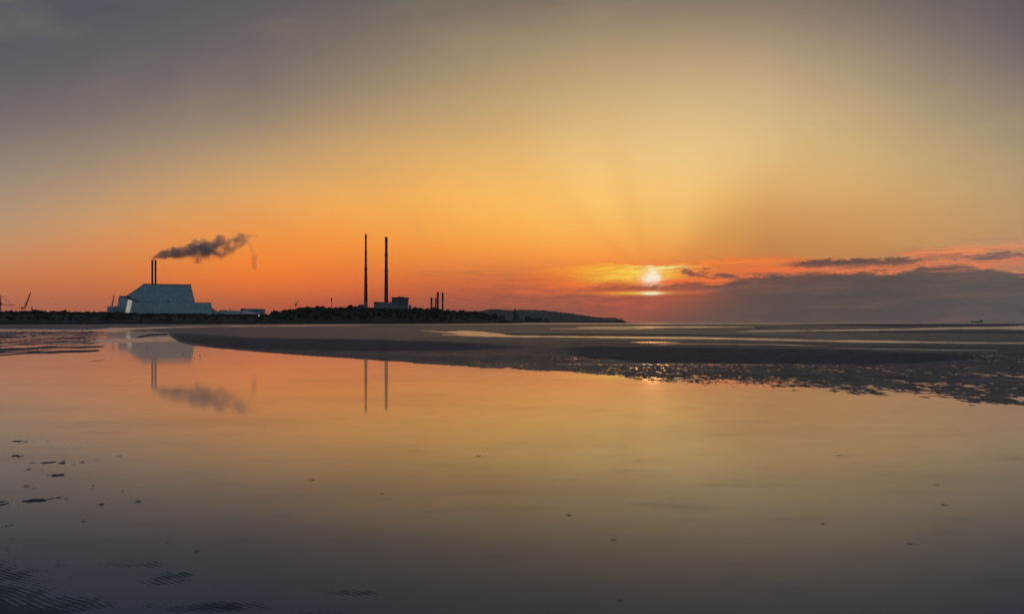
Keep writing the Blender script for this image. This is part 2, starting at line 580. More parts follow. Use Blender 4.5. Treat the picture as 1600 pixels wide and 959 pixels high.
# ------------------------------------------------------------------ tidal flat: one polar sheet round the viewer
ys = list(np.arange(503.72, 506.5, 0.20)) + list(np.arange(506.5, 640, 0.36)) + list(np.arange(640, 985, 0.55))
dist = [40000.0, 16000.0, 9000.0] + [HC * F / (y - HZ) for y in ys] + [4.2, 3.6, 3.0, 2.2, 1.4, 0.7]
tx = np.arange(-140, 1740, 1.25)
ang = list(np.arctan((tx - 800) / F))
more = list(np.linspace(ang[-1], ang[0] + 2 * PI, 50))[1:-1]
ang = np.array(ang + more)
dist = np.array(dist)
DD, AA = np.meshgrid(dist, ang, indexing='ij')
cosA = np.cos(AA)
# spread rings by depth (not radius) inside the wedge ahead, by radius elsewhere
wedge_c = np.where(np.abs(AA) < 0.74, 1 / np.maximum(cosA, 0.3), 1 / math.cos(0.74))
RAD = DD * wedge_c
GX, GY = RAD * np.sin(AA), RAD * np.cos(AA)


def sand_height(X, Y):
    """height of the sand over the water level, and a wetness, at ground points X,Y (metres)"""
    Ys = np.maximum(Y, 0.5)
    px = 800 + F * X / Ys
    py = HZ + F * HC / Ys
    px = np.clip(px, -1500, 3000)
    h = np.full_like(X, -0.035)
    wet = np.full_like(X, 0.5)
    big = fbm(X / 6, Y / 6, 3, 4)
    med = fbm(X / 0.9, Y / 1.6, 11, 4, 0.6)
    fine = fbm(X / 0.16, Y / 0.30, 21, 3, 0.6)
    # ---- the bar: everything beyond this shore line of the pool
    ex = [-1500, 0, 150, 230, 262, 268, 280, 300, 350, 400, 480, 572, 728, 900, 975, 1018, 1060, 1200, 1350, 1500, 1600, 1900, 3000]
    ey = [512, 514, 515, 517, 519, 527, 534, 539.5, 545, 549.5, 555.5, 561.5, 572.5, 580.5, 588, 595, 597, 605, 617, 627, 638, 672, 720]
    E = np.interp(px, ex, ey)
    s = E - py                                    # px above the edge
    ragged = np.interp(px, [200, 600, 1000, 1300, 1600], [0.6, 1.2, 4, 13, 24])
    s = s + med * ragged * 0.8 + big * ragged * 0.4 + fine * np.clip(ragged, 0, 7) * 0.9
    k = np.interp(px, [200, 700, 1100, 1600], [0.010, 0.0045, 0.0018, 0.0011])
    bar_h = np.where(s > 0, np.minimum(s * k, 0.022), np.maximum(s * 0.004, -0.035))
    h = bar_h
    on = s > 0
    # roughness of the bar: worm casts near the pool edge
    rough_zone = sstep(s, 0, 4) * sstep(py, 538, 556) * np.interp(px, [200, 420, 760, 1600], [0.15, 0.35, 1.0, 1.0])
    mid = fbm(X / 0.42, Y / 0.9, 27, 3, 0.6)
    vf = fbm(X / 0.06, Y / 0.30, 29, 2, 0.7)
    rt = np.interp(px, [900, 1250, 1600], [0.0, 0.5, 1.0])
    casts = 0.0050 + 0.010 * fbm(X / 2.6, Y / 4.0, 95, 3) + vf * 0.020 + fine * 0.012 + mid * (0.003 + 0.005 * rt) + med * (0.002 + 0.005 * rt)
    h = np.where(on, h * (1 - 0.72 * rough_zone), h)
    h = h + np.where(on, casts * np.clip(rough_zone + 0.06, 0, 1), 0)
    sparse = np.interp(px, [0, 900, 1300, 1600], [0, 0.0, 0.4, 1.0])
    h = h + np.where(on, -sparse * 0.010 * sstep(-s, -26, -2), 0)
    wet = np.where(on, 0.60 + 0.30 * fbm(X / 14, Y / 5, 91, 4, 0.6) + 0.30 * med + 0.30 * (1 - sstep(py, 524, 546)), wet)
    # ---- smooth dark dry banks
    def band(xs, yt, yb, soft=1.3, wob=1.0):
        t = np.interp(px, xs, yt) + big * wob
        b = np.interp(px, xs, yb) + big * wob
        g = np.minimum(py - t, b - py)
        return sstep(g, -soft * 0.4, soft)
    d1 = band([262, 285, 330, 400, 600, 700, 780, 850], [519.5, 520, 523, 528, 531, 534, 539, 543],
              [520.5, 533, 541, 546.5, 549, 548.5, 546, 544], 1.4, 0.6) * sstep(px, 262, 272) * (1 - sstep(px, 760, 850))
    d2 = band([850, 900, 1000, 1200, 1350, 1450, 1540, 1560], [544, 542.5, 541.5, 544, 547.5, 551, 556, 558],
              [549, 558, 566.5, 569, 570.5, 566, 559, 558], 2.0, 2.2) * sstep(px, 845, 930) * (1 - sstep(px, 1440, 1560))
    d3 = band([740, 780, 1000, 1150, 1260, 1270], [522.3, 521.2, 521.8, 523.6, 525.6, 526], [522.6, 523.6, 524.6, 526, 526.6, 526.2], 0.5, 0.2)
    d4 = band([1180, 1260, 1400, 1600, 1700], [517, 515.6, 516.6, 517, 517], [517.4, 519, 520.6, 521, 521], 0.8, 0.3)
    d5 = band([1250, 1300, 1400, 1600, 1700], [507.0, 506.4, 506.0, 506.0, 506], [507.4, 508.6, 510.6, 509.6, 509], 0.6, 0.1)
    d6 = band([1040, 1080, 1180, 1240], [512.6, 512.4, 511.4, 511.4], [512.8, 513.6, 513.0, 511.5], 0.5, 0.1)
    for g, dh, dw in ((d1, 0.028, 0.66), (d2, 0.026, 0.66), (d3, 0.03, 1.1), (d4, 0.03, 0.8), (d5, 0.04, 0.9), (d6, 0.03, 0.9)):
        h = h + g * (dh - np.where(on, casts * rough_zone, 0) * 0.8)
        wet = wet - g * dw
    # ---- narrow channels and pools behind the bar
    def chan(xs, yc, th, depth=0.06, wob=0.3):
        nonlocal h
        c = np.interp(px, xs, yc) + big * wob
        t = np.interp(px, xs, th) * (1 + 1.1 * fbm(px / 46, px * 0 + yc[0], 83, 3))
        g = sstep(t - np.abs(py - c), -0.35, 0.35) * (px > xs[0]) * (px < xs[-1])
        h = h * (1 - g) + g * (-depth)
    chan([655, 672, 690, 720, 760, 800], [516, 517.2, 518.5, 519.6, 521.4, 524.6], [0.2, 0.5, 1.2, 2.0, 1.8, 0.7])
    chan([690, 760, 900, 1100, 1300, 1500, 1700], [522.5, 524.6, 526.2, 528.2, 532.6, 535.6, 537], [0.5, 1.3, 1.2, 1.1, 1.2, 0.9, 0.8])
    chan([130, 150, 180, 230, 262, 330, 450, 580], [516.6, 515.6, 514.2, 512.6, 511.2, 510.0, 508.9, 508.0], [0.3, 1.2, 2.2, 1.4, 0.8, 0.6, 0.5, 0.2])
    chan([1150, 1180, 1300, 1400, 1480, 1600, 1700], [518, 517.4, 516.2, 515.0, 512.9, 511.8, 512], [0.2, 0.7, 0.8, 0.9, 1.2, 2.2, 2])
    chan([900, 960, 1100, 1180], [511.2, 511.0, 511, 511.4], [0.1, 0.9, 0.9, 0.1])
    chan([860, 900, 960, 1020], [513.6, 513.4, 513.6, 514], [0.1, 0.5, 0.5, 0.1], wob=0.1)
    chan([1000, 1080, 1200, 1300], [538.5, 537.6, 538.4, 541], [0.1, 0.35, 0.4, 0.1], wob=0.8)
    chan([1300, 1380, 1480, 1560], [543, 545.6, 546.8, 547], [0.1, 0.6, 0.5, 0.1], wob=0.8)
    chan([985, 1000, 1040, 1062], [534.6, 534.6, 534.8, 535], [0.1, 0.5, 0.5, 0.1], wob=0.1)
    # strung pools with little water in the rough part
    st = band([860, 900, 1060, 1200, 1210], [568.5, 567.6, 568.2, 570, 571], [568.6, 570.2, 570.8, 571, 571.2], 0.6, 0.4)
    h = h - st * 0.009
    wet = wet + st * 0.3
    # open sea beyond the last bar on the right
    h = np.where((py < 505.8) | ((py < 506.8) & (px < 1250)), -0.3, h)
    # distant half-wet strips between 505.8 and 520
    strip = fbm(X / 160 + 3, Y / 26, 31, 4, 0.55)
    z = (py < 536) & (py >= 505.8)
    h = np.where(z & (h > 0.004) & (px > 620), h + strip * 0.030 - 0.004, h)
    wet = np.where(z, wet + strip * 0.5 + 0.15, wet)
    # ---- left: shoals awash between the far sand and the pool
    aw = sstep(py, 514.5, 519) * (1 - sstep(py, 545, 562 + 0.0 * px)) * (1 - sstep(px, 120, 215))
    aw2 = sstep(py, 549, 556) * (1 - sstep(py, 566, 574)) * (1 - sstep(np.abs(px - 120), 110, 170)) * 0.75
    rip = fbm(X / 0.9, Y / 4.2, 41, 3, 0.6) * 0.8 + fbm(X / 5, Y / 9, 44, 2) * 0.45
    L = aw * (rip * 0.028 + 0.002) + aw2 * (rip * 0.024 - 0.0075)
    use = (~on) & ((aw > 0.02) | (aw2 > 0.02))
    h = np.where(use, np.maximum(np.maximum(h, -0.014), -0.014) * (1 - np.clip(aw + aw2, 0, 1)) + L, h)
    wet = np.where(use, 0.35, wet)
    # curved shoal round the far-left pool
    e = ((px - 256) / 46) ** 2 + ((py - 529.5) / 8.4) ** 2
    e2 = ((px - 262) / 44) ** 2 + ((py - 530.4) / 6.6) ** 2
    ring = (e < 1) & (e2 > 1) & (px < 262) & (py < 528)
    h = np.where(ring, 0.006, h)
    wet = np.where(ring, 0.15, wet)
    # ---- near left: specks of sand breaking the film
    s2 = fbm(X / 0.62, Y / 0.62, 51, 5, 0.62)
    big2 = fbm(X / 1.9 + 5, Y / 1.9, 57, 3)
    near = sstep(py, 640, 700) * (1 - sstep(px, 150, 330)) * (1 - sstep(py, 800, 860))
    s3 = fbm(X / 0.11, Y / 0.16, 53, 4, 0.65)
    s2 = s2 * 0.55 + s3 * 0.75
    h = h + near * (np.maximum(s2 * 0.085 + big2 * 0.035 - 0.008, 0) * 0.72)
    spx = [(98, 742, 26, 2.6, .040), (78, 723, 30, 2.2, .036), (62, 733, 26, 1.6, .036), (20, 712, 24, 2, .036), (35, 689, 26, 1.8, .036), (228, 783, 16, 2, .036),
           (38, 759, 18, 2.0, .034), (60, 782, 22, 2.0, .034), (120, 728, 12, 1.2, .036), (155, 758, 12, 1.2, .036), (150, 745, 10, 1, .034),
           (275, 775, 10, 1.2, .034), (400, 803, 12, 1.0, .034), (172, 770, 12, 1.2, .034), (130, 700, 30, 1.2, .030), (180, 712, 26, 1.0, .030)]
    for a, b, c, d, v in spx:
        g = np.exp(-((px - a) / c) ** 2 - ((py - b) / d) ** 2)
        h = h + g * (v - 0.003) * np.clip(0.56 + s2 * 4.6, 0, 1.35)
    # ---- ripple marks in the foreground
    wx = fbm(X / 0.5, Y / 0.5, 61, 3) * 0.050 + fbm(X / 0.11, Y / 0.11, 66, 2) * 0.006
    ph = (X * 0.50 + Y * 0.866 + wx) / 0.038
    u = ph - np.floor(ph)
    crest = np.where(u < 0.65, u / 0.65, (1 - u) / 0.35)
    crest = crest * crest * (3 - 2 * crest)
    reg = np.full_like(X, -0.0)
    for a, b, c, d, v in [(-20, 850, 130, 60, .50), (20, 800, 60, 8, .42), (90, 860, 60, 8, .40), (258, 848, 26, 8, .62), (200, 838, 46, 6, .50), (140, 826, 30, 4, .46), (30, 826, 26, 3, .45), (308, 862, 12, 3, .5), (115, 846, 26, 4, .42), (-40, 990, 240, 135, 1.15), (60, 900, 110, 60, 0.30), (250, 905, 90, 26, 0.72), (210, 880, 120, 14, 0.55), (330, 948, 130, 15, 0.92), (470, 962, 150, 12, 0.80),
                          (330, 890, 60, 8, 0.55), (545, 925, 80, 9, 0.60), (560, 885, 70, 6, 0.52), (640, 905, 80, 5, 0.50), (780, 950, 70, 5, 0.42),
                          (860, 935, 60, 5, 0.48), (880, 962, 120, 6, 0.5), (600, 975, 160, 18, 0.6), (1270, 895, 34, 5, 0.42), (1320, 890, 20, 3, 0.4), (770, 876, 40, 3, .42),
                          (430, 880, 50, 5, 0.42), (360, 915, 60, 8, 0.5), (30, 870, 90, 14, 0.35), (940, 878, 18, 3, .45), (1425, 893, 24, 4, .42), (1080, 980, 160, 14, .3)]:
        reg = np.maximum(reg, v * np.exp(-((px - a) / c) ** 2 - ((py - b) / d) ** 2))
    patch = fbm(X / 0.26, Y / 0.20, 71, 5, 0.65)
    nearw = sstep(py, 770, 830)
    lift = reg * 0.0300 + patch * 0.0125 * np.clip(reg * 2, 0, 1)
    base_n = -0.0225
    hn = base_n + lift + (crest - 0.5) * 0.0105 * (0.35 + 0.65 * np.clip(reg * 2, 0, 1))
    h = np.where((~on), h * (1 - nearw) + (hn + np.maximum(h + 0.035, 0) * 0.55) * nearw, h)
    wet = np.where((~on) & (py > 640), 0.25, wet)
    lim = np.interp(py, [540, 620, 700], [0.03, 0.012, 0.006])
    h = np.where((h > 0) & (py > 545), lim * (1 - np.exp(-h / lim)), h)
    h = np.where(Y < 0.6, -0.02, h)
    # under the land
    return h, np.clip(wet, 0, 1)


GH, GW = sand_height(GX, GY)
nr, nc = GX.shape
behind = np.abs(AA) > 1.35
GH = np.where(behind, 0.01 + 0.012 * fbm(GX / 1.5, GY / 1.5, 77, 3), GH)
co = np.stack([GX, GY, GH], -1).reshape(-1, 3)
co = np.vstack([co, [[0, 0, -0.02]]])
idx = np.arange(nr * nc).reshape(nr, nc)
i2 = np.roll(idx, -1, axis=1)
quads = np.stack([idx[:-1, :], idx[1:, :], i2[1:, :], i2[:-1, :]], -1).reshape(-1, 4)
tris = np.stack([idx[-1, :], np.full(nc, nr * nc), i2[-1, :]], -1)
me = bpy.data.meshes.new('ground')
me.vertices.add(len(co))
me.vertices.foreach_set('co', co.astype(np.float32).ravel())
nl = quads.size + tris.size
me.loops.add(nl)
me.loops.foreach_set('vertex_index', np.concatenate([quads.ravel(), tris.ravel()]).astype(np.int32))
me.polygons.add(len(quads) + len(tris))
me.polygons.foreach_set('loop_start', np.concatenate([np.arange(len(quads)) * 4, len(quads) * 4 + np.arange(len(tris)) * 3]).astype(np.int32))
me.polygons.foreach_set('loop_total', np.concatenate([np.full(len(quads), 4), np.full(len(tris), 3)]).astype(np.int32))
me.update(calc_edges=True)
me.shade_smooth()
wa = me.attributes.new('wetness', 'FLOAT', 'POINT')
wa.data.foreach_set('value', np.append(GW.ravel(), 0.5).astype(np.float32))
ground = bpy.data.objects.new('ground', me)
COL.objects.link(ground)
tag(ground, 'wet grey sand of the tidal flat with bars, ripple marks and channels', None, kind='structure')

# wet sand
msand, nt, out = new_mat('wet_sand')
p = nt.nodes.new('ShaderNodeBsdfPrincipled')
at_ = nt.nodes.new('ShaderNodeAttribute')
at_.attribute_name = 'wetness'
W = S(at_.outputs['Fac'])
g = nt.nodes.new('ShaderNodeNewGeometry')
nz = noise(g.outputs['Position'], 0.9, 6, 0.65)
nzf = noise(g.outputs['Position'], 14.0, 4, 0.7)
c = mixc(smooth(nz, 0.3, 0.7), (0.076, 0.080, 0.088), (0.135, 0.14, 0.152))
c = mixc(smooth(nzf, 0.55, 0.75) * 0.35, c, (0.045, 0.042, 0.042))
nt.links.new(c, p.inputs['Base Color'])
wn = S.math('ADD', W, (nz - 0.5) * 0.5, clamp=True)
nt.links.new((0.86 - 0.30 * wn).s, p.inputs['Roughness'])
nt.links.new((0.02 + 0.62 * wn * wn).s, p.inputs['Specular IOR Level'])
b = nt.nodes.new('ShaderNodeBump')
b.inputs['Strength'].default_value = 0.5
b.inputs['Distance'].default_value = 0.014
nzg = noise(g.outputs['Position'], 7.0, 5, 0.7)
nt.links.new((nzg + 0.3 * nzf).s, b.inputs['Height'])
b.inputs['Strength'].default_value = 0.8
nt.links.new(b.outputs[0], p.inputs['Normal'])
nt.links.new(p.outputs[0], out.inputs[0])
me.materials.append(msand)

# water: a thin clear film standing on the sand, open sea beyond
mwater, nt, out = new_mat('water')
g = nt.nodes.new('ShaderNodeNewGeometry')
sp = nt.nodes.new('ShaderNodeSeparateXYZ')
nt.links.new(g.outputs['Position'], sp.inputs[0])
px_, py_ = S(sp.outputs[0]), S(sp.outputs[1])
rip1 = noise(g.outputs['Position'], 2.2, 3, 0.5)
rip2 = noise(g.outputs['Position'], 0.25, 3, 0.5)
sea = smooth(py_, 260, 600)
wav = noise(combine(px_ * 0.12, py_ * 0.05), 1.0, 4, 0.6)
zone = S.math('MAXIMUM', smooth(py_, 130, 190), smooth(py_, 62, 84) * smooth(px_, -34, -12))
pe, pq = (px_ + 41.5) / 6.6, (py_ - 88.0) / 21.0
zone = S.math('MAXIMUM', zone, smooth(pe * pe + pq * pq, 1.15, 0.85))
breeze = zone * (0.75 + 0.25 * smooth(noise(combine(px_ * 0.02, py_ * 0.035), 1.0, 3, 0.5), 0.35, 0.65))
b = nt.nodes.new('ShaderNodeBump')
b.inputs['Strength'].default_value = 1.0
b.inputs['Distance'].default_value = 1.0
skin1 = noise(combine(px_ * 0.9, py_ * 2.6, 8.0), 1.0, 5, 0.65)
skin2 = noise(combine(px_ * 0.16 + py_ * 0.05, py_ * 0.5, 2.0), 1.0, 4, 0.6)
fz_scale = (1.0 - 0.50 * sea) * (1.0 - 0.26 * breeze) * (1.0 - 0.16 * smooth(skin1, 0.52, 0.72) - 0.10 * smooth(skin2, 0.45, 0.70))
hgt = rip1 * 0.00022 * (1.0 + 4.0 * breeze) + rip2 * 0.0006 + wav * 0.10 * sea
nt.links.new(hgt.s, b.inputs['Height'])
fr = nt.nodes.new('ShaderNodeFresnel')
fr.inputs[0].default_value = 1.33
nt.links.new(b.outputs[0], fr.inputs['Normal'])
gl = nt.nodes.new('ShaderNodeBsdfAnisotropic')
gl.distribution = 'MULTI_GGX'
gl.inputs['Color'].default_value = (1, 1, 1, 1)
film = noise(combine(px_ * 0.10, py_ * 0.22, 4.0), 1.0, 4, 0.6)
nt.links.new((0.030 + 0.03 * smooth(film, 0.35, 0.65) + 0.24 * breeze).s, gl.inputs['Roughness'])
nt.links.new(b.outputs[0], gl.inputs['Normal'])
tr = nt.nodes.new('ShaderNodeBsdfTransparent')
tr.inputs[0].default_value = (0.80, 0.86, 0.88, 1)
df = nt.nodes.new('ShaderNodeBsdfDiffuse')
df.inputs[0].default_value = (0.17, 0.205, 0.25, 1)
body = nt.nodes.new('ShaderNodeMixShader')
nt.links.new((0.62 + 0.36 * sea).s, body.inputs[0])
nt.links.new(tr.outputs[0], body.inputs[1])
nt.links.new(df.outputs[0], body.inputs[2])
mx = nt.nodes.new('ShaderNodeMixShader')
lw = nt.nodes.new('ShaderNodeLayerWeight')
lw.inputs[0].default_value = 0.5
nt.links.new(b.outputs[0], lw.inputs['Normal'])
cosv = 1.0 - S(lw.outputs['Facing'])
fz = 0.025 + 0.965 * S.math('EXPONENT', S.math('POWER', cosv, 1.9) * -18.5)
fz = fz * fz_scale
nt.links.new(fz.s, mx.inputs[0])
nt.links.new(body.outputs[0], mx.inputs[1])
gl2 = nt.nodes.new('ShaderNodeBsdfAnisotropic')
gl2.distribution = 'MULTI_GGX'
gl2.inputs['Color'].default_value = (0.90, 0.97, 1.0, 1)
gl2.inputs['Roughness'].default_value = 0.30
nt.links.new(b.outputs[0], gl2.inputs['Normal'])
glm = nt.nodes.new('ShaderNodeMixShader')
glm.inputs[0].default_value = 0.40
nt.links.new(gl.outputs[0], glm.inputs[1])
nt.links.new(gl2.outputs[0], glm.inputs[2])
nt.links.new(glm.outputs[0], mx.inputs[2])
nt.links.new(mx.outputs[0], out.inputs[0])
bm = bmesh.new()
rad = [0.0, 3, 8, 20, 50, 120, 300, 800, 2000, 5000, 12000, 40000]
prev = None
cv = bm.verts.new((0, 0, 0))
for r in rad[1:]:
    ring = [bm.verts.new((r * math.sin(2 * PI * i / 96), r * math.cos(2 * PI * i / 96), 0)) for i in range(96)]
    for i in range(96):
        j = (i + 1) % 96
        if prev is None:
            bm.faces.new((cv, ring[j], ring[i]))
        else:
            bm.faces.new((prev[i], prev[j], ring[j], ring[i]))
    prev = ring
water = link_bm('water', bm, mwater)
if water.data.polygons[0].normal.z < 0:
    water.data.flip_normals()
tag(water, 'still film of water over the sand mirroring the orange sky', None, kind='structure')

# ------------------------------------------------------------------ materials of the built things
M = {
    'soil': simple('soil', (0.035, 0.035, 0.032), 0.95, 0.5, 0.05),
    'grass': simple('rough_grass', (0.028, 0.031, 0.026), 0.95, 0.7, 0.12),
    'leaf': simple('foliage', (0.022, 0.024, 0.018), 0.9, 0.6, 0.15),
    'bark': simple('bark', (0.06, 0.05, 0.04), 0.95),
    'rock': simple('rock_armour', (0.03, 0.03, 0.032), 0.9, 0.6, 0.3),
    'pale_wall': simple('pale_concrete', (0.15, 0.15, 0.15), 0.9, 0.3, 0.2),
    'clad': simple('metal_cladding', (0.23, 0.32, 0.44), 0.55, 0.07, 0.03, 0.4, 0.25, stretch=(1, 1, 3)),
    'clad_up': simple('upper_metal_cladding', (0.19, 0.27, 0.38), 0.5, 0.08, 0.03, 0.4, 0.3, stretch=(1, 1, 3)),
    'clad_dark': simple('dark_metal', (0.06, 0.07, 0.085), 0.6, 0.3, 0.1),
    'glazing': simple('glazing_glow', (0.80, 0.74, 0.66), 0.35, 0.04, 0.1, 0.6),
    'black': simple('black_paint', (0.02, 0.018, 0.018), 0.6, 0.3, 0.1),
    'steel': simple('painted_steel', (0.12, 0.10, 0.10), 0.6, 0.3, 0.5),
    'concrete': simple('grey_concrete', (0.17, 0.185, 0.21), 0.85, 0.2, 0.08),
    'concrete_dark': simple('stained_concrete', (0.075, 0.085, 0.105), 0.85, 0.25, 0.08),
    'roof': simple('roof_felt', (0.05, 0.05, 0.055), 0.9),
    'white': simple('white_roof_sheet', (0.34, 0.40, 0.45), 0.5, 0.06, 0.1),
    'tank': simple('tank_paint', (0.22, 0.31, 0.42), 0.5, 0.08, 0.1),
    'hull': simple('ship_hull', (0.05, 0.03, 0.06), 0.6),
    'feather': simple('brown_feathers', (0.09, 0.075, 0.06), 0.9, 0.4, 12),
    'horn': simple('dark_horn', (0.03, 0.025, 0.02), 0.5),
    'weed': simple('seaweed_frond', (0.025, 0.022, 0.016), 0.5, 0.5, 9.0),
}


def panel_mat(name, col, rough=0.5):
    m_, nt, out = new_mat(name)
    p = nt.nodes.new('ShaderNodeBsdfPrincipled')
    tc = nt.nodes.new('ShaderNodeTexCoord')
    sp = nt.nodes.new('ShaderNodeSeparateXYZ')
    nt.links.new(tc.outputs['Object'], sp.inputs[0])
    br = nt.nodes.new('ShaderNodeTexBrick')
    nt.links.new(combine(S(sp.outputs[0]), S(sp.outputs[2])), br.inputs['Vector'])
    br.inputs['Scale'].default_value = 1.0
    br.inputs['Brick Width'].default_value = 7.5
    br.inputs['Row Height'].default_value = 3.6
    br.inputs['Mortar Size'].default_value = 0.16
    br.inputs['Mortar Smooth'].default_value = 0.3
    br.offset = 0.0
    br.inputs['Color1'].default_value = (*[c * 1.10 for c in col], 1)
    br.inputs['Color2'].default_value = (*[c * 0.88 for c in col], 1)
    br.inputs['Mortar'].default_value = (*[c * 0.62 for c in col], 1)
    nz = noise(combine(S(sp.outputs[0]) * 0.12, S(sp.outputs[2]) * 0.03), 1.0, 5, 0.6)
    c = mixc(smooth(nz, 0.5, 0.75) * 0.35, br.outputs['Color'], tuple(c * .6 for c in col))
    nt.links.new(c, p.inputs['Base Color'])
    p.inputs['Roughness'].default_value = rough
    p.inputs['Specular IOR Level'].default_value = 0.35
    nt.links.new(p.outputs[0], out.inputs[0])
    return m_


M['clad'] = panel_mat('metal_cladding', (0.34, 0.425, 0.51))
M['clad_up'] = panel_mat('upper_metal_cladding', (0.27, 0.345, 0.42))


def stripe_mat(name, bands, fade):
    """banded chimney paint: bands = [(z0, z1)] of pale paint; red-brown elsewhere above z=fade, a paler grey for haze painted below"""
    m_, nt, out = new_mat(name)
    p = nt.nodes.new('ShaderNodeBsdfPrincipled')
    tc = nt.nodes.new('ShaderNodeTexCoord')
    sp = nt.nodes.new('ShaderNodeSeparateXYZ')
    nt.links.new(tc.outputs['Object'], sp.inputs[0])
    z = S(sp.outputs[2])
    mp = nt.nodes.new('ShaderNodeMapping')
    mp.inputs['Scale'].default_value = (1, 1, 0.12)
    nt.links.new(tc.outputs['Object'], mp.inputs[0])
    nz = noise(mp.outputs[0], 0.6, 5, 0.65)
    f = None
    for a, b in bands:
        g_ = S.math('GREATER_THAN', z, a) * S.math('LESS_THAN', z, b)
        f = g_ if f is None else f + g_
    c = mixc(f, (0.085, 0.012, 0.010), (0.115, 0.11, 0.115))
    c = mixc(S.math('LESS_THAN', z, fade), c, (0.20, 0.215, 0.24))  # haze low on the shaft, painted in as a paler grey
    c = mixc(smooth(nz, 0.45, 0.75) * 0.6, c, (0.04, 0.03, 0.03))
    nt.links.new(c, p.inputs['Base Color'])
    p.inputs['Roughness'].default_value = 0.85
    nt.links.new(p.outputs[0], out.inputs[0])
    return m_


# ------------------------------------------------------------------ land behind the strand
def profile(pts, x):
    return np.interp(x, [p[0] for p in pts], [p[1] for p in pts])


SKYL = [(-400, 488), (-100, 487), (0, 486.5), (40, 486), (60, 485.5), (75, 487.5), (100, 486.5), (125, 488), (150, 487.5), (180, 488), (200, 489.5), (230, 490), (330, 490.5),
        (400, 492), (418, 491), (428, 487), (440, 484), (462, 482), (480, 479), (500, 478), (518, 480.5), (530, 479), (550, 478), (575, 479), (600, 480.5), (640, 481),
        (660, 481), (680, 481.5), (700, 484), (730, 485.5), (750, 486.5), (765, 490), (776, 491.5), (786, 494.5), (800, 498), (812, 502.6)]
SHORE = [(-400, 620), (0, 700), (200, 740), (430, 780), (600, 860), (700, 960), (760, 1150), (812, 1500)]

# terrain ridge: from the shore up and back
xs = np.linspace(-420, 815, 420)
prof_d = [0.0, 6, 14, 40, 110, 190, 300, 700, 1400]
bm = bmesh.new()
rows_ = []
for k, dd in enumerate(prof_d):
    row = []
    for x in xs:
        d0 = float(np.interp(x, [p[0] for p in SHORE], [p[1] for p in SHORE]))
        d = d0 + dd
        sky_ = float(profile(SKYL, x))
        dcrest = d0 + 190
        hcrest = HC + dcrest * (HZ - sky_) / F - float(np.interp(x, [415, 435], [2.2, 5.5]))
        hcrest = max(hcrest, 0.3)
        fr_ = [-0.10, 0.22, 0.30, 0.42, 0.8, 1.0, 1.0, 0.9, 0.6][k]
        n_ = mnoise.fractal(Vector((x * 0.05, k * 3.1, 0)), 0.8, 2, 3) * 0.7
        z = hcrest * fr_ + (n_ if k > 1 else 0)
        if k == 0:
            z = -0.4
        elif k <= 2:
            z = max(0.25, min(z, [0, 1.3, 1.9][k])) + mnoise.noise(Vector((x * 0.3, 3, 1))) * 0.2
        row.append(bm.verts.new((d * (x - 800) / F, d, z)))
    rows_.append(row)
for a, b in zip(rows_[:-1], rows_[1:]):
    for i in range(len(a) - 1):
        bm.faces.new((a[i], a[i + 1], b[i + 1], b[i]))
terr = link_bm('terrain', bm, M['grass'], smooth_=True)
tag(terr, 'low dark land along the far shore rising to a wooded hump', None, kind='structure')


def land_z(x, d):
    d0 = float(np.interp(x, [p[0] for p in SHORE], [p[1] for p in SHORE]))
    sky_ = float(profile(SKYL, x))
    hc = max(HC + (d0 + 190) * (HZ - sky_) / F - float(np.interp(x, [415, 435], [2.2, 5.5])), 0.3)
    return hc * float(np.interp(d - d0, prof_d, [0, 0.22, 0.30, 0.42, 0.8, 1.0, 1.0, 0.9, 0.6]))


# rock armour and the pale sea wall, in lengths
def rock_bank(name, x0, x1, label):
    bm = bmesh.new()
    rnd = random.Random(int(x0))
    x = x0
    while x < x1:
        d0 = float(np.interp(x, [p[0] for p in SHORE], [p[1] for p in SHORE]))
        for k in range(4):
            d = d0 - 2 + k * 2.2 + rnd.uniform(-.8, .8)
            r = rnd.uniform(0.5, 1.25)
            mt = Matrix.Translation((d * (x + rnd.uniform(-.6, .6) - 800) / F, d, 0.15 + k * 0.42)) @ Matrix.Rotation(rnd.uniform(0, 6), 4, (rnd.random(), rnd.random(), rnd.random() + .1)) @ Matrix.Diagonal((r, r * rnd.uniform(.6, 1), r * rnd.uniform(.5, .9), 1))
            bmesh.ops.create_icosphere(bm, subdivisions=1, radius=1, matrix=mt)
        x += 1.3
    return tag(link_bm(name, bm, M['rock']), label, 'rock bank')


tag(rock_bank('rock_bank', -60, 812, 'dark rock armour bank running along the whole far shoreline'), kind='stuff')


def sea_wall(x0, x1, off, h, label):
    bm = bmesh.new()
    n = max(2, int((x1 - x0) / 6))
    A_, B_ = [], []
    for i in range(n + 1):
        x = x0 + (x1 - x0) * i / n
        d = float(np.interp(x, [p[0] for p in SHORE], [p[1] for p in SHORE])) + off
        z = land_z(x, d) * 0.0 + 1.35 + off * 0.035
        X = d * (x - 800) / F
        A_.append([bm.verts.new((X, d, z)), bm.verts.new((X, d, z + h)), bm.verts.new((X, d + 0.7, z + h)), bm.verts.new((X, d + 0.7, z))])
    for a, b in zip(A_[:-1], A_[1:]):
        for k in range(4):
            bm.faces.new((a[k], b[k], b[(k + 1) % 4], a[(k + 1) % 4]))
    bm.faces.new(A_[0])
    bm.faces.new(A_[-1][::-1])
    return tag(link_bm('sea_wall', bm, M['pale_wall']), label, 'wall')


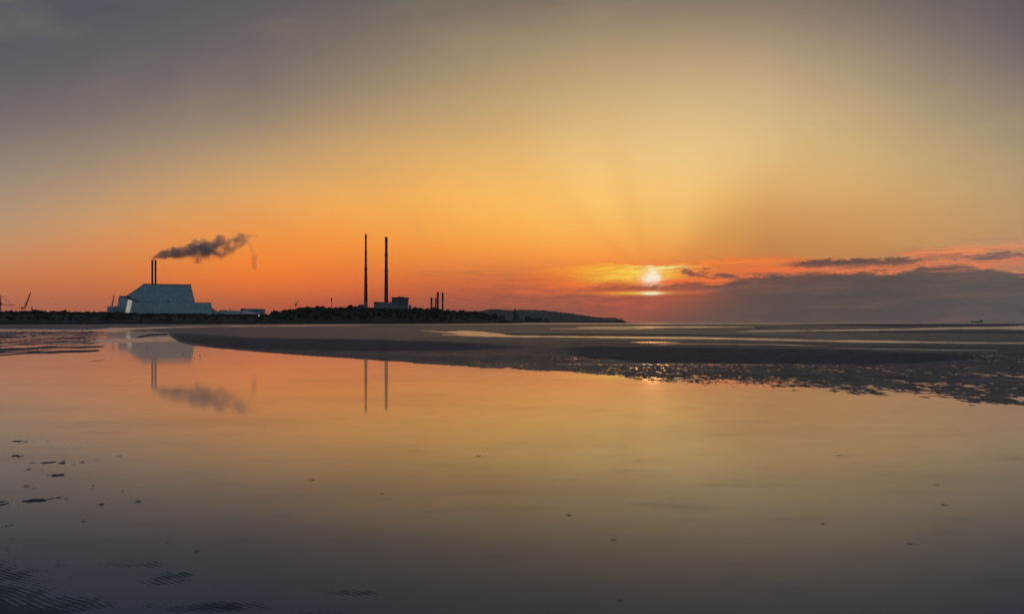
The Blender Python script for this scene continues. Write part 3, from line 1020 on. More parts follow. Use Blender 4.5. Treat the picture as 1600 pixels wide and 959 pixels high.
sea_wall(-20, 28, 16, 1.0, 'low pale wall on the dark shore below the harbour cranes at the left edge')
sea_wall(58, 72, 15, 0.8, 'short low pale wall on the shore right of the leaning crane')
sea_wall(97, 118, 15, 1.0, 'low pale wall on the shore midway between crane and incinerator')
sea_wall(148, 164, 15, 0.9, 'short low pale wall on the shore just left of the small round tank')
sea_wall(440, 458, 16, 0.8, 'low pale wall on the shore left end of the wooded hump')
sea_wall(485, 530, 16, 0.8, 'long low pale wall on the shore under the slim mast')


# ------------------------------------------------------------------ vegetation
def crown_mesh(bm, c, rx, rz, rnd, sub=2, leaves=26):
    """an uneven crown: lumpy core broken by many leaf-clump faces"""
    n0 = len(bm.verts)
    mt = Matrix.Translation(c) @ Matrix.Rotation(rnd.uniform(0, 6.3), 4, 'Z') @ Matrix.Diagonal((rx * .82, rx * .82 * rnd.uniform(.8, 1.1), rz * .82, 1))
    vs = bmesh.ops.create_icosphere(bm, subdivisions=sub, radius=1, matrix=mt)['verts']
    off = Vector((rnd.uniform(0, 99), rnd.uniform(0, 99), 0))
    for v in vs:
        d = v.co - c
        v.co = c + d * (1 + 0.55 * mnoise.noise(v.co * (1.5 / rx) + off) + rnd.uniform(-.1, .1))
    for _ in range(leaves):
        th, ph = rnd.uniform(0, 2 * PI), math.acos(rnd.uniform(-0.5, 1))
        q = c + Vector((rx * math.sin(ph) * math.cos(th), rx * math.sin(ph) * math.sin(th), rz * math.cos(ph))) * rnd.uniform(0.7, 1.18)
        s_ = rnd.uniform(0.10, 0.26) * rx
        pts = [bm.verts.new(q + Vector((rnd.uniform(-1, 1), rnd.uniform(-1, 1), rnd.uniform(-1, 1))) * s_) for _ in range(3)]
        bm.faces.new(pts)


rnd = random.Random(11)
TPL = []
for k in range(14):
    bm = bmesh.new()
    crown_mesh(bm, Vector((0, 0, 0)), 1.0, 1.0, rnd, 1 if k < 6 else 2, 20 if k < 6 else 44)
    bm.verts.ensure_lookup_table()
    TPL.append((np.array([v.co[:] for v in bm.verts]), [[v.index for v in f.verts] for f in bm.faces]))
    bm.free()
V_, F_, nv = [], [], 0
for i in range(2300):
    x = rnd.uniform(-160, 800)
    wood = 425 < x < 790
    d0 = float(np.interp(x, [p[0] for p in SHORE], [p[1] for p in SHORE]))
    dd = rnd.choice([rnd.uniform(20, 190), rnd.uniform(150, 215)])
    if 800 > x > 780:
        dd = rnd.uniform(10, 60)
    d = d0 + dd
    z = land_z(x, d)
    if wood:
        rx = rnd.uniform(2.0, 4.4)
        rz = rx * rnd.uniform(.7, 1.1)
        if x > 770:
            rx *= .6; rz *= .6
    else:
        if dd < 110 and rnd.random() < 0.25:
            continue
        rx = rnd.uniform(1.2, 3.4)
        rz = rx * rnd.uniform(.5, .8)
    tv, tf = TPL[rnd.randrange(6) if dd < 120 else rnd.randrange(6, 14)]
    a_ = rnd.uniform(0, 2 * PI)
    ca_, sa_ = math.cos(a_), math.sin(a_)
    q = np.stack([(tv[:, 0] * ca_ - tv[:, 1] * sa_) * rx, (tv[:, 0] * sa_ + tv[:, 1] * ca_) * rx, tv[:, 2] * rz], -1) + np.array([d * (x - 800) / F, d, z + rz * .55])
    V_.append(q)
    F_.extend([[j + nv for j in f] for f in tf])
    nv += len(q)
me = bpy.data.meshes.new('woodland')
me.from_pydata(np.vstack(V_).tolist(), [], F_)
me.materials.append(M['leaf'])
wood_o = bpy.data.objects.new('woodland', me)
COL.objects.link(wood_o)
tag(wood_o, 'dark mass of trees and scrub covering the far shore', 'woodland', kind='stuff')


def tree(px, top_py, w_px, label, dd=185, conical=False):
    d0 = float(np.interp(px, [p[0] for p in SHORE], [p[1] for p in SHORE]))
    d = d0 + dd
    X = d * (px - 800) / F
    zt = HC + d * (HZ - top_py) / F
    zb = land_z(px, d) - 0.3
    t = empty('tree', (X, d, zb))
    tag(t, label, 'tree', 'trees standing out of the shoreline wood')
    H = zt - zb
    rx = w_px * d / F / 2
    rn = random.Random(int(px * 10))
    bm = bmesh.new()
    bar(bm, (0, 0, 0), (0, 0, H * .7), 0.3, 7, 0.14)
    for k in range(4):
        a = k * 1.6 + rn.random()
        bar(bm, (0, 0, H * .35 + k * .3), (math.cos(a) * rx * .6, math.sin(a) * rx * .6, H * .72), 0.13, 5, 0.05)
    link_bm('trunk', bm, M['bark'], t)
    bm = bmesh.new()
    if conical:
        for k in range(7):
            f_ = k / 6
            crown_mesh(bm, Vector((rn.uniform(-.2, .2), rn.uniform(-.2, .2), H * (.2 + .72 * f_))), rx * (1.05 - .85 * f_), H * .13, rn, 1, 20)
    else:
        for k in range(7):
            a = k * 2.4
            rr = rx * (0.42 if k else 0)
            crown_mesh(bm, Vector((math.cos(a) * rr, math.sin(a) * rr, H * .55 + rn.uniform(-.22, .18) * H)), rx * rn.uniform(.48, .68), H * rn.uniform(.22, .30), rn, 2, 40)
    link_bm('crown', bm, M['leaf'], t)


tree(100, 483.2, 8, 'round bushy tree highest on the low shore between crane and incinerator')
tree(84, 484.6, 9, 'broad low tree just left of the round bushy tree on the left shore')
tree(55, 482.8, 9, 'flat-topped dark tree right of the leaning crane')
tree(134, 484.5, 4, 'narrow pointed tree left of the small round tank', conical=True)
tree(147, 485.5, 7, 'round low tree nearest left of the small round tank')
tree(16, 485, 6, 'low dark tree under the jib of the crane at the left edge')
tree(231, 488.2, 5, 'small tree in front of the left half of the incinerator wall', 120)
tree(260, 487.4, 5, 'small tree in front of the middle of the incinerator wall', 120)
tree(279, 488.4, 4, 'small tree in front of the right part of the incinerator wall', 120)
tree(433, 485.0, 10, 'tree at the left foot of the wooded hump')
tree(465, 479.8, 7, 'tree on the hump just right of the skewed crane')
tree(497, 476.8, 9, 'rounded tree on the hump left of the slim mast')
tree(548, 475.5, 12, 'broad tree on the hump left of the first tall chimney')
tree(648, 478.6, 9, 'tree on the skyline right of the power station')
tree(678, 479.2, 7, 'tree in front of the four short flue stacks')
tree(724, 482.6, 6, 'round tree standing up on the right slope of the hump')
tree(773, 487.6, 7, 'last high tree at the right end of the wood', 60)

# ------------------------------------------------------------------ waste plant
D1 = 1165.0
O1 = at(255, 503.3, D1)
def W1(px, py, d=D1):
    p_ = at(px, py, d)
    return (p_.x - O1.x, p_.z)
plant = empty('waste_plant', (O1.x, D1, 0))
tag(plant, 'pale slope-sided waste incinerator hall with two slim flues', 'industrial building')
Z0 = 2.0
def poly(pts):
    return [W1(*p) for p in pts]
fold = 472.3
lower = poly([(183, 500), (184.2, 479), (186.4, 463.4), (196, 462.8), (214, 470.6), (216, fold), (329.4, fold + .3), (333.4, 500)])
bm = bmesh.new(); extrude_poly(bm, lower, -2.0, 62, 0.0, shear=-0.56)
link_bm('lower_hall', bm, M['clad'], plant)
upper = poly([(214.2, 471.8), (197, 462.2), (224.7, 443.4), (299.5, 444.6), (305.0, 472.2)])
bm = bmesh.new(); extrude_poly(bm, upper, 1.2, 58, 0.30, W1(0, fold)[1], shear=-0.56)
link_bm('upper_hall', bm, M['clad_up'], plant)
bm = bmesh.new(); extrude_poly(bm, poly([(224.2, 443.5), (224.6, 442.7), (300.0, 443.9), (299.9, 445.0)]), 9.2, 59, 0, shear=-0.56)
link_bm('roof_edge', bm, M['clad_dark'], plant)
bm = bmesh.new(); extrude_poly(bm, poly([(186.0, 463.6), (186.2, 462.3), (200, 462.4), (206, 466.0), (216.5, 469.6), (214.5, 471.6), (200, 467.6), (196, 464.0)]), -3.2, -1.6, 0, shear=-0.56)
link_bm('recess_shade', bm, M['clad_dark'], plant)  # dark plate on the wall face, standing in for shade in a recess
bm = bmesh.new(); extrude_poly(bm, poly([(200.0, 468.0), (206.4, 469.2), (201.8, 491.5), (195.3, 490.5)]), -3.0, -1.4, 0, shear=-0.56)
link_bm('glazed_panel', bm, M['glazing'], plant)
bm = bmesh.new(); extrude_poly(bm, poly([(333.2, 500), (331.0, 480), (336.0, 483.5), (339.5, 486.0), (341.5, 500)]), 4, 40, 0, shear=-0.56)
link_bm('loading_ramp', bm, M['clad'], plant)
bm = bmesh.new()
for px in np.arange(236, 306, 6.0):                                   # shutter doors along the foot
    x_, z_ = W1(px, 493.5)
    box(bm, x_ - 1.4, x_ + 1.4, -2.3, -1.9, 2, z_ + 4.2)
link_bm('shutter_row', bm, M['clad_dark'], plant)
bm = bmesh.new()
x_, z_ = W1(262, 470)
box(bm, x_ - 1, x_ + 1, 0.4, 1.4, z_ - 1, z_ + 1)
link_bm('vent', bm, M['clad_dark'], plant)
for px in (238.0, 243.0):
    x_, zt = W1(px, 406.2, D1 + 28)
    _, zb = W1(px, 446, D1 + 28)
    bm = bmesh.new()
    lathe(bm, [(1.45, zb - 4), (1.45, zt - 1.2), (1.62, zt - 1.1), (1.62, zt)], 20, x_, 28)
    fl = link_bm('flue', bm, M['black'], plant)
    bm = bmesh.new()
    lathe(bm, [(1.95, zt - 7), (1.95, zt - 6.6)], 20, x_, 28)
    link_bm('platform_ring', bm, M['steel'], fl)

def tank(px0, px1, pt, d, label, rim=True):
    c = at((px0 + px1) / 2, 503.3, d)
    r = (px1 - px0) / 2 * d / F
    h = at(0, pt, d).z
    t = empty('storage_tank', (c.x, d, 0))
    tag(t, label, 'tank')
    bm = bmesh.new(); lathe(bm, [(r, 0), (r, h - .9)], 48)
    link_bm('shell', bm, M['tank'], t)
    bm = bmesh.new(); lathe(bm, [(r + .15, h - .9), (r + .15, h - .3), (r * .6, h + .2), (0.4, h + .5)], 48)
    link_bm('tank_roof', bm, M['roof'] if rim else M['tank'], t)
    bm = bmesh.new()
    for i in range(24):
        a = i * PI / 12
        bar(bm, (r * math.cos(a), r * math.sin(a), h - .3), (r * math.cos(a), r * math.sin(a), h + .8), .06, 4)
    for i in range(24):
        a, b = i * PI / 12, (i + 1) * PI / 12
        bar(bm, (r * math.cos(a), r * math.sin(a), h + .8), (r * math.cos(b), r * math.sin(b), h + .8), .06, 4)
    link_bm('railing', bm, M['steel'], t)
    bm = bmesh.new(); bar(bm, (r * .5, -r * .87 - .4, 0), (r * .5 + 1.5, -r * .84 - .4, h), .3, 5)
    link_bm('stair', bm, M['steel'], t)
tank(168.6, 187.5, 479.2, 1150, 'small pale round tank against the left end of the incinerator', False)
tank(380.5, 413.5, 482.9, 1180, 'wide pale storage tank with dark rim right of the incinerator')

# low white canopy building
c = at(367, 503.3, 1120)
cb = empty('canopy_building', (c.x, 1120, 0))
tag(cb, 'low building under a shallow curved white roof between incinerator and wide tank', 'building')
k_ = 1120 / F
bm = bmesh.new()
pts = [(-31, 490.8), (-24, 487.2), (-17, 485.6), (-8, 485.2), (8, 485.4), (18, 487.0), (30, 490.2), (30, 490.9), (-31, 491.2)]
extrude_poly(bm, [(x * k_, at(0, y, 1120).z) for x, y in pts], -12, 26, 0)
link_bm('curved_roof', bm, M['white'], cb)
bm = bmesh.new(); box(bm, -26 * k_, 26 * k_, -6, 22, 0, at(0, 491.2, 1120).z)
link_bm('wall', bm, M['clad_dark'], cb)
for x in (-9, 7):
    z_ = at(0, 485.6, 1120).z
    bm = bmesh.new()
    bar(bm, (x * k_, 5, z_), (x * k_, 5, z_ + (4.4 if x == -9 else 2)), .35, 6)
    link_bm('roof_vent', bm, M['steel'], cb)

def shed(px0, px1, pt, d, label, mat='clad_dark', pitch=1.0, cat='shed', depth=14):
    c = at((px0 + px1) / 2, 503.3, d)
    w = (px1 - px0) / 2 * d / F
    h = at(0, pt, d).z
    t = empty('shed', (c.x, d, 0))
    tag(t, label, cat)
    bm = bmesh.new(); box(bm, -w, w, 0, depth, 0, h - pitch - .3)
    link_bm('wall', bm, M[mat], t)
    bm = bmesh.new(); extrude_poly(bm, [(-w - .3, h - pitch - .3), (w + .3, h - pitch - .3), (w + .3, h - pitch), (0, h), (-w - .3, h - pitch)], -.3, depth + .3)
    link_bm('roof', bm, M['roof'], t)
shed(342, 353, 484.2, 1240, 'dark gabled shed peeping over the curved white roof')
shed(375.5, 379.5, 482.0, 1235, 'small dark shed against the left side of the wide tank', pitch=.4)
shed(424, 427, 489.5, 1010, 'tiny shed at the left foot of the wooded hump', pitch=.4, depth=4)

# ------------------------------------------------------------------ power station and its two great chimneys
def chimney(px, top, d, r_top, r_base, zfade, bands, rings, label):
    c = at(px, 503.3, d)
    H = at(px, top, d).z
    t = empty('tall_chimney', (c.x, d, 0))
    tag(t, label, 'chimney', 'pair of tall power station chimneys')
    m_ = stripe_mat('chimney_paint', [(H - a, H - b) for a, b in bands], zfade)
    bm = bmesh.new()
    prof = []
    for k in range(13):
        f_ = k / 12
        prof.append((r_base + (r_top - r_base) * (1 - (1 - f_) ** 1.25), f_ * (H - .5)))
    lathe(bm, prof, 32)
    link_bm('shaft', bm, m_, t, smooth_=False)
    for z, ex in rings:
        z = H - z
        f_ = z / H
        r_ = r_base + (r_top - r_base) * (1 - (1 - f_) ** 1.25)
        bm = bmesh.new()
        lathe(bm, [(r_ - .1, z - 1.2), (r_ + ex, z), (r_ + ex, z + 1.3), (r_ - .1, z + 1.3)], 32)
        link_bm('platform', bm, M['black'], t)
    bm = bmesh.new(); lathe(bm, [(r_top + .35, H - 1.2), (r_top + .35, H), (r_top * .7, H + .05)], 32)
    link_bm('cap', bm, M['black'], t)
    bm = bmesh.new(); bar(bm, (0, -r_base - .3, 1), (0, -r_top - .3, H), .22, 5)
    link_bm('ladder', bm, M['steel'], t)
K = 1725 / F
chimney(571.6, 365.8, 1725, 2.0, 5.2, 50, [(24 * K, 17 * K), (50 * K, 44 * K)], [(5 * K, 1.0), (29 * K, .5), (55.5 * K, 1.3), (82 * K, .8)],
        'taller slimmer dark chimney, left of the pair, rising from the trees')
chimney(603.5, 370.4, 1730, 2.95, 5.4, 46, [(14 * K, 8.5 * K), (24.5 * K, 18 * K), (39 * K, 31 * K), (47.5 * K, 41.5 * K), (59 * K, 54 * K)],
        [(5 * K, .9), (28 * K, 1.2), (53.5 * K, 1.4), (81 * K, .6)], 'thicker banded chimney, right of the pair, rising behind the power station')

D2 = 1700.0
O2 = at(612, 503.3, D2)
def W2(px, py):
    p_ = at(px, py, D2)
    return (p_.x - O2.x, p_.z)
ps = empty('power_station', (O2.x, D2, 0))
tag(ps, 'blocky grey power station at the foot of the banded chimney', 'industrial building')
def blk(name, pts, y0, y1, mat, parent=ps):
    bm = bmesh.new(); extrude_poly(bm, [W2(*p) for p in pts], y0, y1, shear=-0.17)
    return link_bm(name, bm, M[mat], parent)
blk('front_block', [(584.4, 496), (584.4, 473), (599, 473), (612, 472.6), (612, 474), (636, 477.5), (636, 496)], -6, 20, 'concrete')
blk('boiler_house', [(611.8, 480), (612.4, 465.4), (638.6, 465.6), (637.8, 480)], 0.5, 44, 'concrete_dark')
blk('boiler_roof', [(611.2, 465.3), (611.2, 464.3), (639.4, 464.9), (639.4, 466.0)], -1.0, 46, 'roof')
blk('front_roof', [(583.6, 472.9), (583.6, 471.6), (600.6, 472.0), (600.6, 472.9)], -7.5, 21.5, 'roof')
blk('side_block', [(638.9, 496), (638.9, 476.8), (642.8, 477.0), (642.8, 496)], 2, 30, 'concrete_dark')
blk('roof_plant', [(621.8, 464.4), (622.2, 462.9), (626.8, 462.9), (627.2, 464.6)], 6, 16, 'roof')
blk('roof_plant', [(628.4, 464.7), (628.6, 463.1), (631.2, 463.1), (631.6, 464.8)], 6, 16, 'roof')
blk('stair_tower', [(609.0, 472.5), (609.0, 470.2), (611.0, 470.2), (611.0, 472.5)], 0, 8, 'concrete')
for px in np.arange(586.5, 634, 3.4):
    x_, z_ = W2(px, 476.8)
    bm = bmesh.new(); box(bm, x_ - 1.5, x_ + 1.5, -6.25, -5.9, z_ - 1.0, z_ + 1.0)
    link_bm('window', bm, M['clad_dark'], ps)
shed(561, 566.5, 475.6, 1500, 'low dark flat building among the trees left of the first tall chimney', pitch=.2)

def stack(px, top, w, d, label, mat='concrete_dark'):
    c = at(px, 503.3, d)
    H = at(px, top, d).z
    r = w / 2 * d / F
    t = empty('flue_stack', (c.x, d, 0))
    tag(t, label, 'chimney', 'four short flue stacks')
    bm = bmesh.new(); lathe(bm, [(r, 0), (r * .96, H * .72), (r * .96, H - 1)], 24)
    link_bm('shaft', bm, M[mat], t)
    bm = bmesh.new(); lathe(bm, [(r * 1.0, H * .80), (r * 1.0, H - .8), (r * 1.08, H - .8), (r * 1.08, H), (r * .7, H)], 24)
    link_bm('dark_top', bm, M['black'], t)
stack(674.2, 465.0, 3.2, 1900, 'short stack standing apart, leftmost of the four flue stacks')
stack(681.0, 465.4, 2.6, 1890, 'short stack touching a tall one, second from left of the four')
stack(684.2, 456.0, 3.2, 1900, 'tall stack touching a short one, third from left of the four')
stack(691.6, 456.4, 2.9, 1900, 'tall stack standing apart, rightmost of the four flue stacks')

# ------------------------------------------------------------------ cranes and masts
def lattice(bm, a, b, w, n, r=.16):
    a, b = Vector(a), Vector(b)
    d = (b - a)
    u = Vector((0, 1, 0))
    v = d.normalized().cross(u).normalized()
    cs = [(-1, -1), (1, -1), (1, 1), (-1, 1)]
    def pt(t, i):
        k = w * (1 - .55 * t)
        return a + d * t + u * cs[i][0] * k + v * cs[i][1] * k
    for i in range(4):
        bar(bm, pt(0, i), pt(1, i), r * 1.4, 4)
    for j in range(n):
        t0, t1 = j / n, (j + 1) / n
        for i in range(4):
            bar(bm, pt(t0, i), pt(t1, (i + 1) % 4), r, 4)

def crane(px, base, d, jib, label, cab=None, mast=None, backstay=None, rope=None, r=.14, w=.8):
    c = at(px, base, d)
    t = empty('crane', (c.x, d, 0))
    tag(t, label, 'crane')
    L = lambda q: Vector((at(q[0], q[1], d).x - c.x, 0, at(q[0], q[1], d).z))
    if mast:
        bm = bmesh.new(); lattice(bm, L(mast[0]), L(mast[1]), w, 10, r); link_bm('mast', bm, M['steel'], t)
    bm = bmesh.new(); lattice(bm, L(jib[0]), L(jib[1]), w, 12, r); link_bm('jib', bm, M['steel'], t)
    if cab:
        p0 = L(cab)
        bm = bmesh.new(); box(bm, p0.x - 1.3, p0.x + 1.3, -1.3, 1.3, p0.z - 1.4, p0.z + 1.4); link_bm('cab', bm, M['black'], t)
    if backstay:
        bm = bmesh.new()
        for q0, q1 in backstay:
            bar(bm, L(q0), L(q1), .16, 5)
        link_bm('stay', bm, M['steel'], t)
    if rope:
        bm = bmesh.new(); bar(bm, L(rope[0]), L(rope[1]), .07, 4); link_bm('rope', bm, M['steel'], t)
    return t
crane(1.0, 490, 1150, [(2, 476.3), (23, 476.6)], 'tower crane with a level jib cut by the left edge of the picture', cab=(1.0, 474.2), mast=[(1.5, 496), (0.6, 461.6)],
      backstay=[((0.6, 461.8), (15.5, 473.4)), ((0.6, 461.8), (22, 476.2))], w=.6)
crane(38.5, 490, 1120, [(38.6, 482), (47.6, 457.6)], 'luffing crane with long leaning jib near the left edge', cab=(34.8, 481.5), rope=[(47.6, 458), (47.8, 476)],
      backstay=[((34.8, 481.5), (44, 467.5))], w=.75)
crane(174.5, 490, 1300, [(174, 482), (178.6, 461.4)], 'thin leaning crane rising behind the small round tank', w=.8, cab=(173.8, 481.5))
crane(462.5, 484, 1250, [(461.6, 478.5), (465.0, 470.0)], 'small skewed crane above the left slope of the wooded hump', cab=(462.3, 476.0),
      backstay=[((458.0, 474.6), (462.3, 475.6)), ((462.3, 475.8), (467.0, 479.5)), ((462.3, 476), (460.8, 483)), ((465.2, 470.4), (468.5, 473.8))], w=.35, r=.14)

def mast(px, top, base, d, label, head=False, r=.35):
    c = at(px, base, d)
    h = at(px, top, d).z
    t = empty('mast', (c.x, d, 0))
    tag(t, label, 'mast')
    bm = bmesh.new(); bar(bm, (0, 0, 0), (0, 0, h), r, 8, r * .6); link_bm('pole', bm, M['steel'], t)
    if head:
        bm = bmesh.new(); lathe(bm, [(.3, h - 6.5), (.95, h - 5.6), (.9, h - 2.0), (.45, h)], 10); link_bm('antenna', bm, M['black'], t)
    else:
        bm = bmesh.new(); bar(bm, (-1, 0, h - .4), (1, 0, h - .4), .14, 5); link_bm('crossarm', bm, M['steel'], t)
mast(518, 464.8, 482, 1120, 'slim mast with thick dark head rising from the wooded hump', True, .5)
mast(17.6, 480.2, 490, 1150, 'thin mast under the level crane jib at the far left')
mast(30.6, 477.6, 490, 1150, 'thin mast just left of the leaning crane')
mast(24.8, 482.6, 490, 1150, 'short mast between the level crane and the leaning crane')
mast(49.8, 478.8, 490, 1140, 'stubby dark mast just right of the leaning crane', True, .5)
mast(358.8, 481.4, 490, 1200, 'short mast standing behind the curved white roof')

# lit lamp by the wide tank
lp = at(404.7, 493.0, 775)
t = empty('lamp_post', (lp.x, 775, 0.5))
tag(t, 'lit white lamp in front of the wide pale tank', 'lamp')
bm = bmesh.new(); bar(bm, (0, 0, 0), (0, 0, lp.z - 0.5), .12, 8, .08); link_bm('post', bm, M['steel'], t)
mlamp, nt, out = new_mat('lamp_glow')
e = nt.nodes.new('ShaderNodeEmission'); e.inputs[0].default_value = (1, .93, .8, 1); e.inputs[1].default_value = 4
nt.links.new(e.outputs[0], out.inputs[0])
bm = bmesh.new(); bmesh.ops.create_icosphere(bm, subdivisions=2, radius=.24, matrix=Matrix.Translation((0, -.2, lp.z - 0.5)))
link_bm('bulb', bm, mlamp, t)

# ------------------------------------------------------------------ right of the wood: works, pier, lighthouse, far headland
D3 = 2600.0
def W3(o, px, py, d=D3):
    p_ = at(px, py, d)
    return (p_.x - o.x, p_.z)
O3 = at(804.6, 503.3, D3)
tw = empty('harbour_tower', (O3.x, D3, 0))
tag(tw, 'dark squat tower with narrow turret on top, beyond the tip of the wood', 'tower')
K3 = D3 / F
bm = bmesh.new()
lathe(bm, [(4.2 * K3, 0), (3.8 * K3, at(0, 498, D3).z), (3.0 * K3, at(0, 495, D3).z), (2.6 * K3, at(0, 491, D3).z), (2.7 * K3, at(0, 486.6, D3).z)], 20)
link_bm('body', bm, M['black'], tw)
bm = bmesh.new(); lathe(bm, [(3.0 * K3, at(0, 486.6, D3).z), (3.0 * K3, at(0, 485.8, D3).z)], 20); link_bm('gallery', bm, M['black'], tw)
bm = bmesh.new(); lathe(bm, [(1.1 * K3, at(0, 485.8, D3).z), (1.0 * K3, at(0, 482.6, D3).z), (.5 * K3, at(0, 481.8, D3).z)], 16); link_bm('turret', bm, M['black'], tw)
bm = bmesh.new(); extrude_poly(bm, [W3(O3, 807.6, 503), W3(O3, 807.6, 489.4), W3(O3, 811.6, 489.8), W3(O3, 812.0, 496), W3(O3, 816.5, 498.0), W3(O3, 817, 503)], -4, 24)
link_bm('side_wing', bm, M['concrete_dark'], tw)

def far_block(pts, d, label, mat='black', y1=30, name='warehouse', cat='building'):
    xs_ = [p[0] for p in pts]
    o = at(sum(xs_) / len(xs_), 503.3, d)
    t = empty(name, (o.x, d, 0))
    tag(t, label, cat)
    bm = bmesh.new(); extrude_poly(bm, [(at(*p, d).x - o.x, max(-.2, at(*p, d).z)) for p in pts], 0, y1)
    link_bm('wall', bm, M[mat], t)
    top_ = min(p[1] for p in pts)
    a = [p for p in pts if p[1] < top_ + 0.6]
    x0_, x1_ = min(p[0] for p in a), max(p[0] for p in a)
    bm = bmesh.new(); box(bm, at(x0_, 0, d).x - o.x - 1, at(x1_, 0, d).x - o.x + 1, -1, y1 + 1, at(0, top_, d).z, at(0, top_, d).z + .8)
    link_bm('roof', bm, M['roof'], t)
    return t
far_block([(820, 503.9), (820, 495.0), (827.5, 495.0), (829, 496.2), (829, 503.9)], 2500, 'dark taller warehouse right of the harbour tower')
far_block([(829.4, 503.9), (829.4, 496.8), (847.8, 496.8), (847.8, 503.9)], 2510, 'long low dark warehouse in the middle of the pier works')
far_block([(850.6, 503.9), (851, 498.8), (857.6, 498.8), (859.5, 500.4), (860, 503.9)], 2520, 'small dark shed at the right end of the pier works')
far_block([(780, 503.6), (780, 494.0), (788.6, 494.0), (788.6, 503.6)], 2300, 'low dark building half behind the last trees of the wood')
mast(851.5, 495.5, 503, 2505, 'thin post beside the small shed on the pier', r=.3)

def seabed_ridge(name, pts, d0, depth, mat, label, n=200, kind=None, cat=None, lump=1.0, jag=0.0):
    xs_ = np.linspace(pts[0][0], pts[-1][0], n)
    bm = bmesh.new()
    rows_ = []
    rn = random.Random(5)
    for k, (fy, fz) in enumerate([(-.5, -.02), (-.25, .45), (0, 1.0), (.5, .8), (1, -.02)]):
        row = []
        for x in xs_:
            d = d0 + fy * depth
            top_ = float(profile(pts, x))
            z = HC + d0 * (HZ - top_) / F
            z = max(z, .2)
            zz = z * fz + lump * mnoise.fractal(Vector((x * .11, k * 2.7, 4)), .7, 2, 4) * (1 if 0 < k < 4 else 0) + (rn.uniform(0, jag) if k == 2 else 0)
            row.append(bm.verts.new((d * (x - 800) / F, d, zz if 0 < k < 4 else -3)))
        rows_.append(row)
    for a, b in zip(rows_[:-1], rows_[1:]):
        for i in range(n - 1):
            bm.faces.new((a[i], a[i + 1], b[i + 1], b[i]))
    o = link_bm(name, bm, mat, smooth_=(jag == 0))
    return tag(o, label, cat, kind=kind)

seabed_ridge('spit', [(770, 501), (800, 500.2), (815, 500.5), (850, 501.2), (868, 501.9), (876, 502.7)], 2480, 120, M['soil'],
             'low dark spit of made ground carrying the pier works', 200, 'structure', lump=.4)
pier = seabed_ridge('pier', [(860, 502.1), (880, 502.0), (940, 501.9), (968, 501.7), (975, 501.7), (978.5, 502.9)], 2900, 16, M['rock'],
                    'long low rubble pier reaching out to a small lighthouse', 260, None, 'pier', lump=.3, jag=.7)
lo = at(971.5, 503.3, 2900)
lh = empty('lighthouse', (lo.x, 2900, 0))
tag(lh, 'small dark lighthouse at the outer end of the pier', 'lighthouse')
K4 = 2900 / F
zb, zt = at(0, 501.8, 2900).z, at(0, 496.2, 2900).z
bm = bmesh.new(); lathe(bm, [(1.5 * K4 / 1.2, 0), (1.15 * K4, zb), (.75 * K4, zt - 3.4), (1.0 * K4, zt - 3.2), (1.0 * K4, zt - 2.8)], 20); link_bm('tower', bm, M['black'], lh)
bm = bmesh.new(); lathe(bm, [(.5 * K4, zt - 2.8), (.5 * K4, zt - .9), (.1, zt)], 16); link_bm('lantern', bm, M['black'], lh)
far_block([(973.4, 503.9), (973.4, 500.2), (975.8, 500.8), (976, 503.9)], 2904, 'low keeper hut beside the lighthouse', y1=6, name='hut', cat='hut')
far_block([(895, 502.6), (895, 501.0), (898, 501.0), (898, 502.6)], 2904, 'tiny hut halfway along the pier', y1=5, name='hut', cat='hut')

HILL = [(640, 494), (700, 489.5), (735, 488), (752, 486.6), (762, 484.2), (767.5, 483.1), (781, 483.5), (797, 485), (812, 484.1), (831, 484.4), (850, 485.2), (869, 487),
        (887, 489.5), (906, 492), (925, 495), (944, 496.6), (961, 496.6), (970, 499), (977, 502.4), (981, 503.2)]
seabed_ridge('hills', HILL, 6400, 900, simple('heath', (0.06, 0.06, 0.05), .95, .4, .004), 'long hazy headland sloping down to the sea behind the pier', 420, 'structure', lump=3.0, jag=4.0)

# ------------------------------------------------------------------ ship
DS = 3600.0
O5 = at(1526.5, 503.3, DS)
sh = empty('cargo_ship', (O5.x, DS, 0), R(4))
tag(sh, 'distant dark cargo ship on the right horizon', 'ship')
KS = DS / F
hl = 9.2 * KS
bm = bmesh.new()
sec = []
for x, w_, zt_ in [(-hl, .5, 6.2), (-hl * .9, 5, 5.2), (-hl * .6, 7.5, 4.6), (0, 8, 4.6), (hl * .7, 8, 4.8), (hl * .95, 6, 5.6), (hl, 4.5, 5.8)]:
    sec.append([bm.verts.new((x + (1.5 if x < 0 and w_ < 1 else 0), -w_ * .8, -1)), bm.verts.new((x, -w_, zt_)), bm.verts.new((x, w_, zt_)), bm.verts.new((x, w_ * .8, -1))])
for a, b in zip(sec[:-1], sec[1:]):
    for k in range(4):
        bm.faces.new((a[k], b[k], b[(k + 1) % 4], a[(k + 1) % 4]))
bm.faces.new(sec[0]); bm.faces.new(sec[-1][::-1])
link_bm('hull', bm, M['hull'], sh)
bm = bmesh.new(); box(bm, hl * .62, hl * .86, -6, 6, 4.7, 11.0, .6); link_bm('superstructure', bm, M['concrete_dark'], sh)
bm = bmesh.new(); box(bm, hl * .80, hl * .90, -1.6, 1.6, 11.0, 13.6, .2); link_bm('funnel', bm, M['black'], sh)
bm = bmesh.new()
for f_ in (-.55, -.28, 0, .28):
    box(bm, hl * f_ - 4.5, hl * f_ + 4.5, -5.5, 5.5, 4.55, 5.9)
link_bm('hatch_row', bm, M['clad_dark'], sh)
bm = bmesh.new(); bar(bm, (-hl * .9, 0, 5), (-hl * .9, 0, 11), .3, 5); link_bm('foremast', bm, M['steel'], sh)

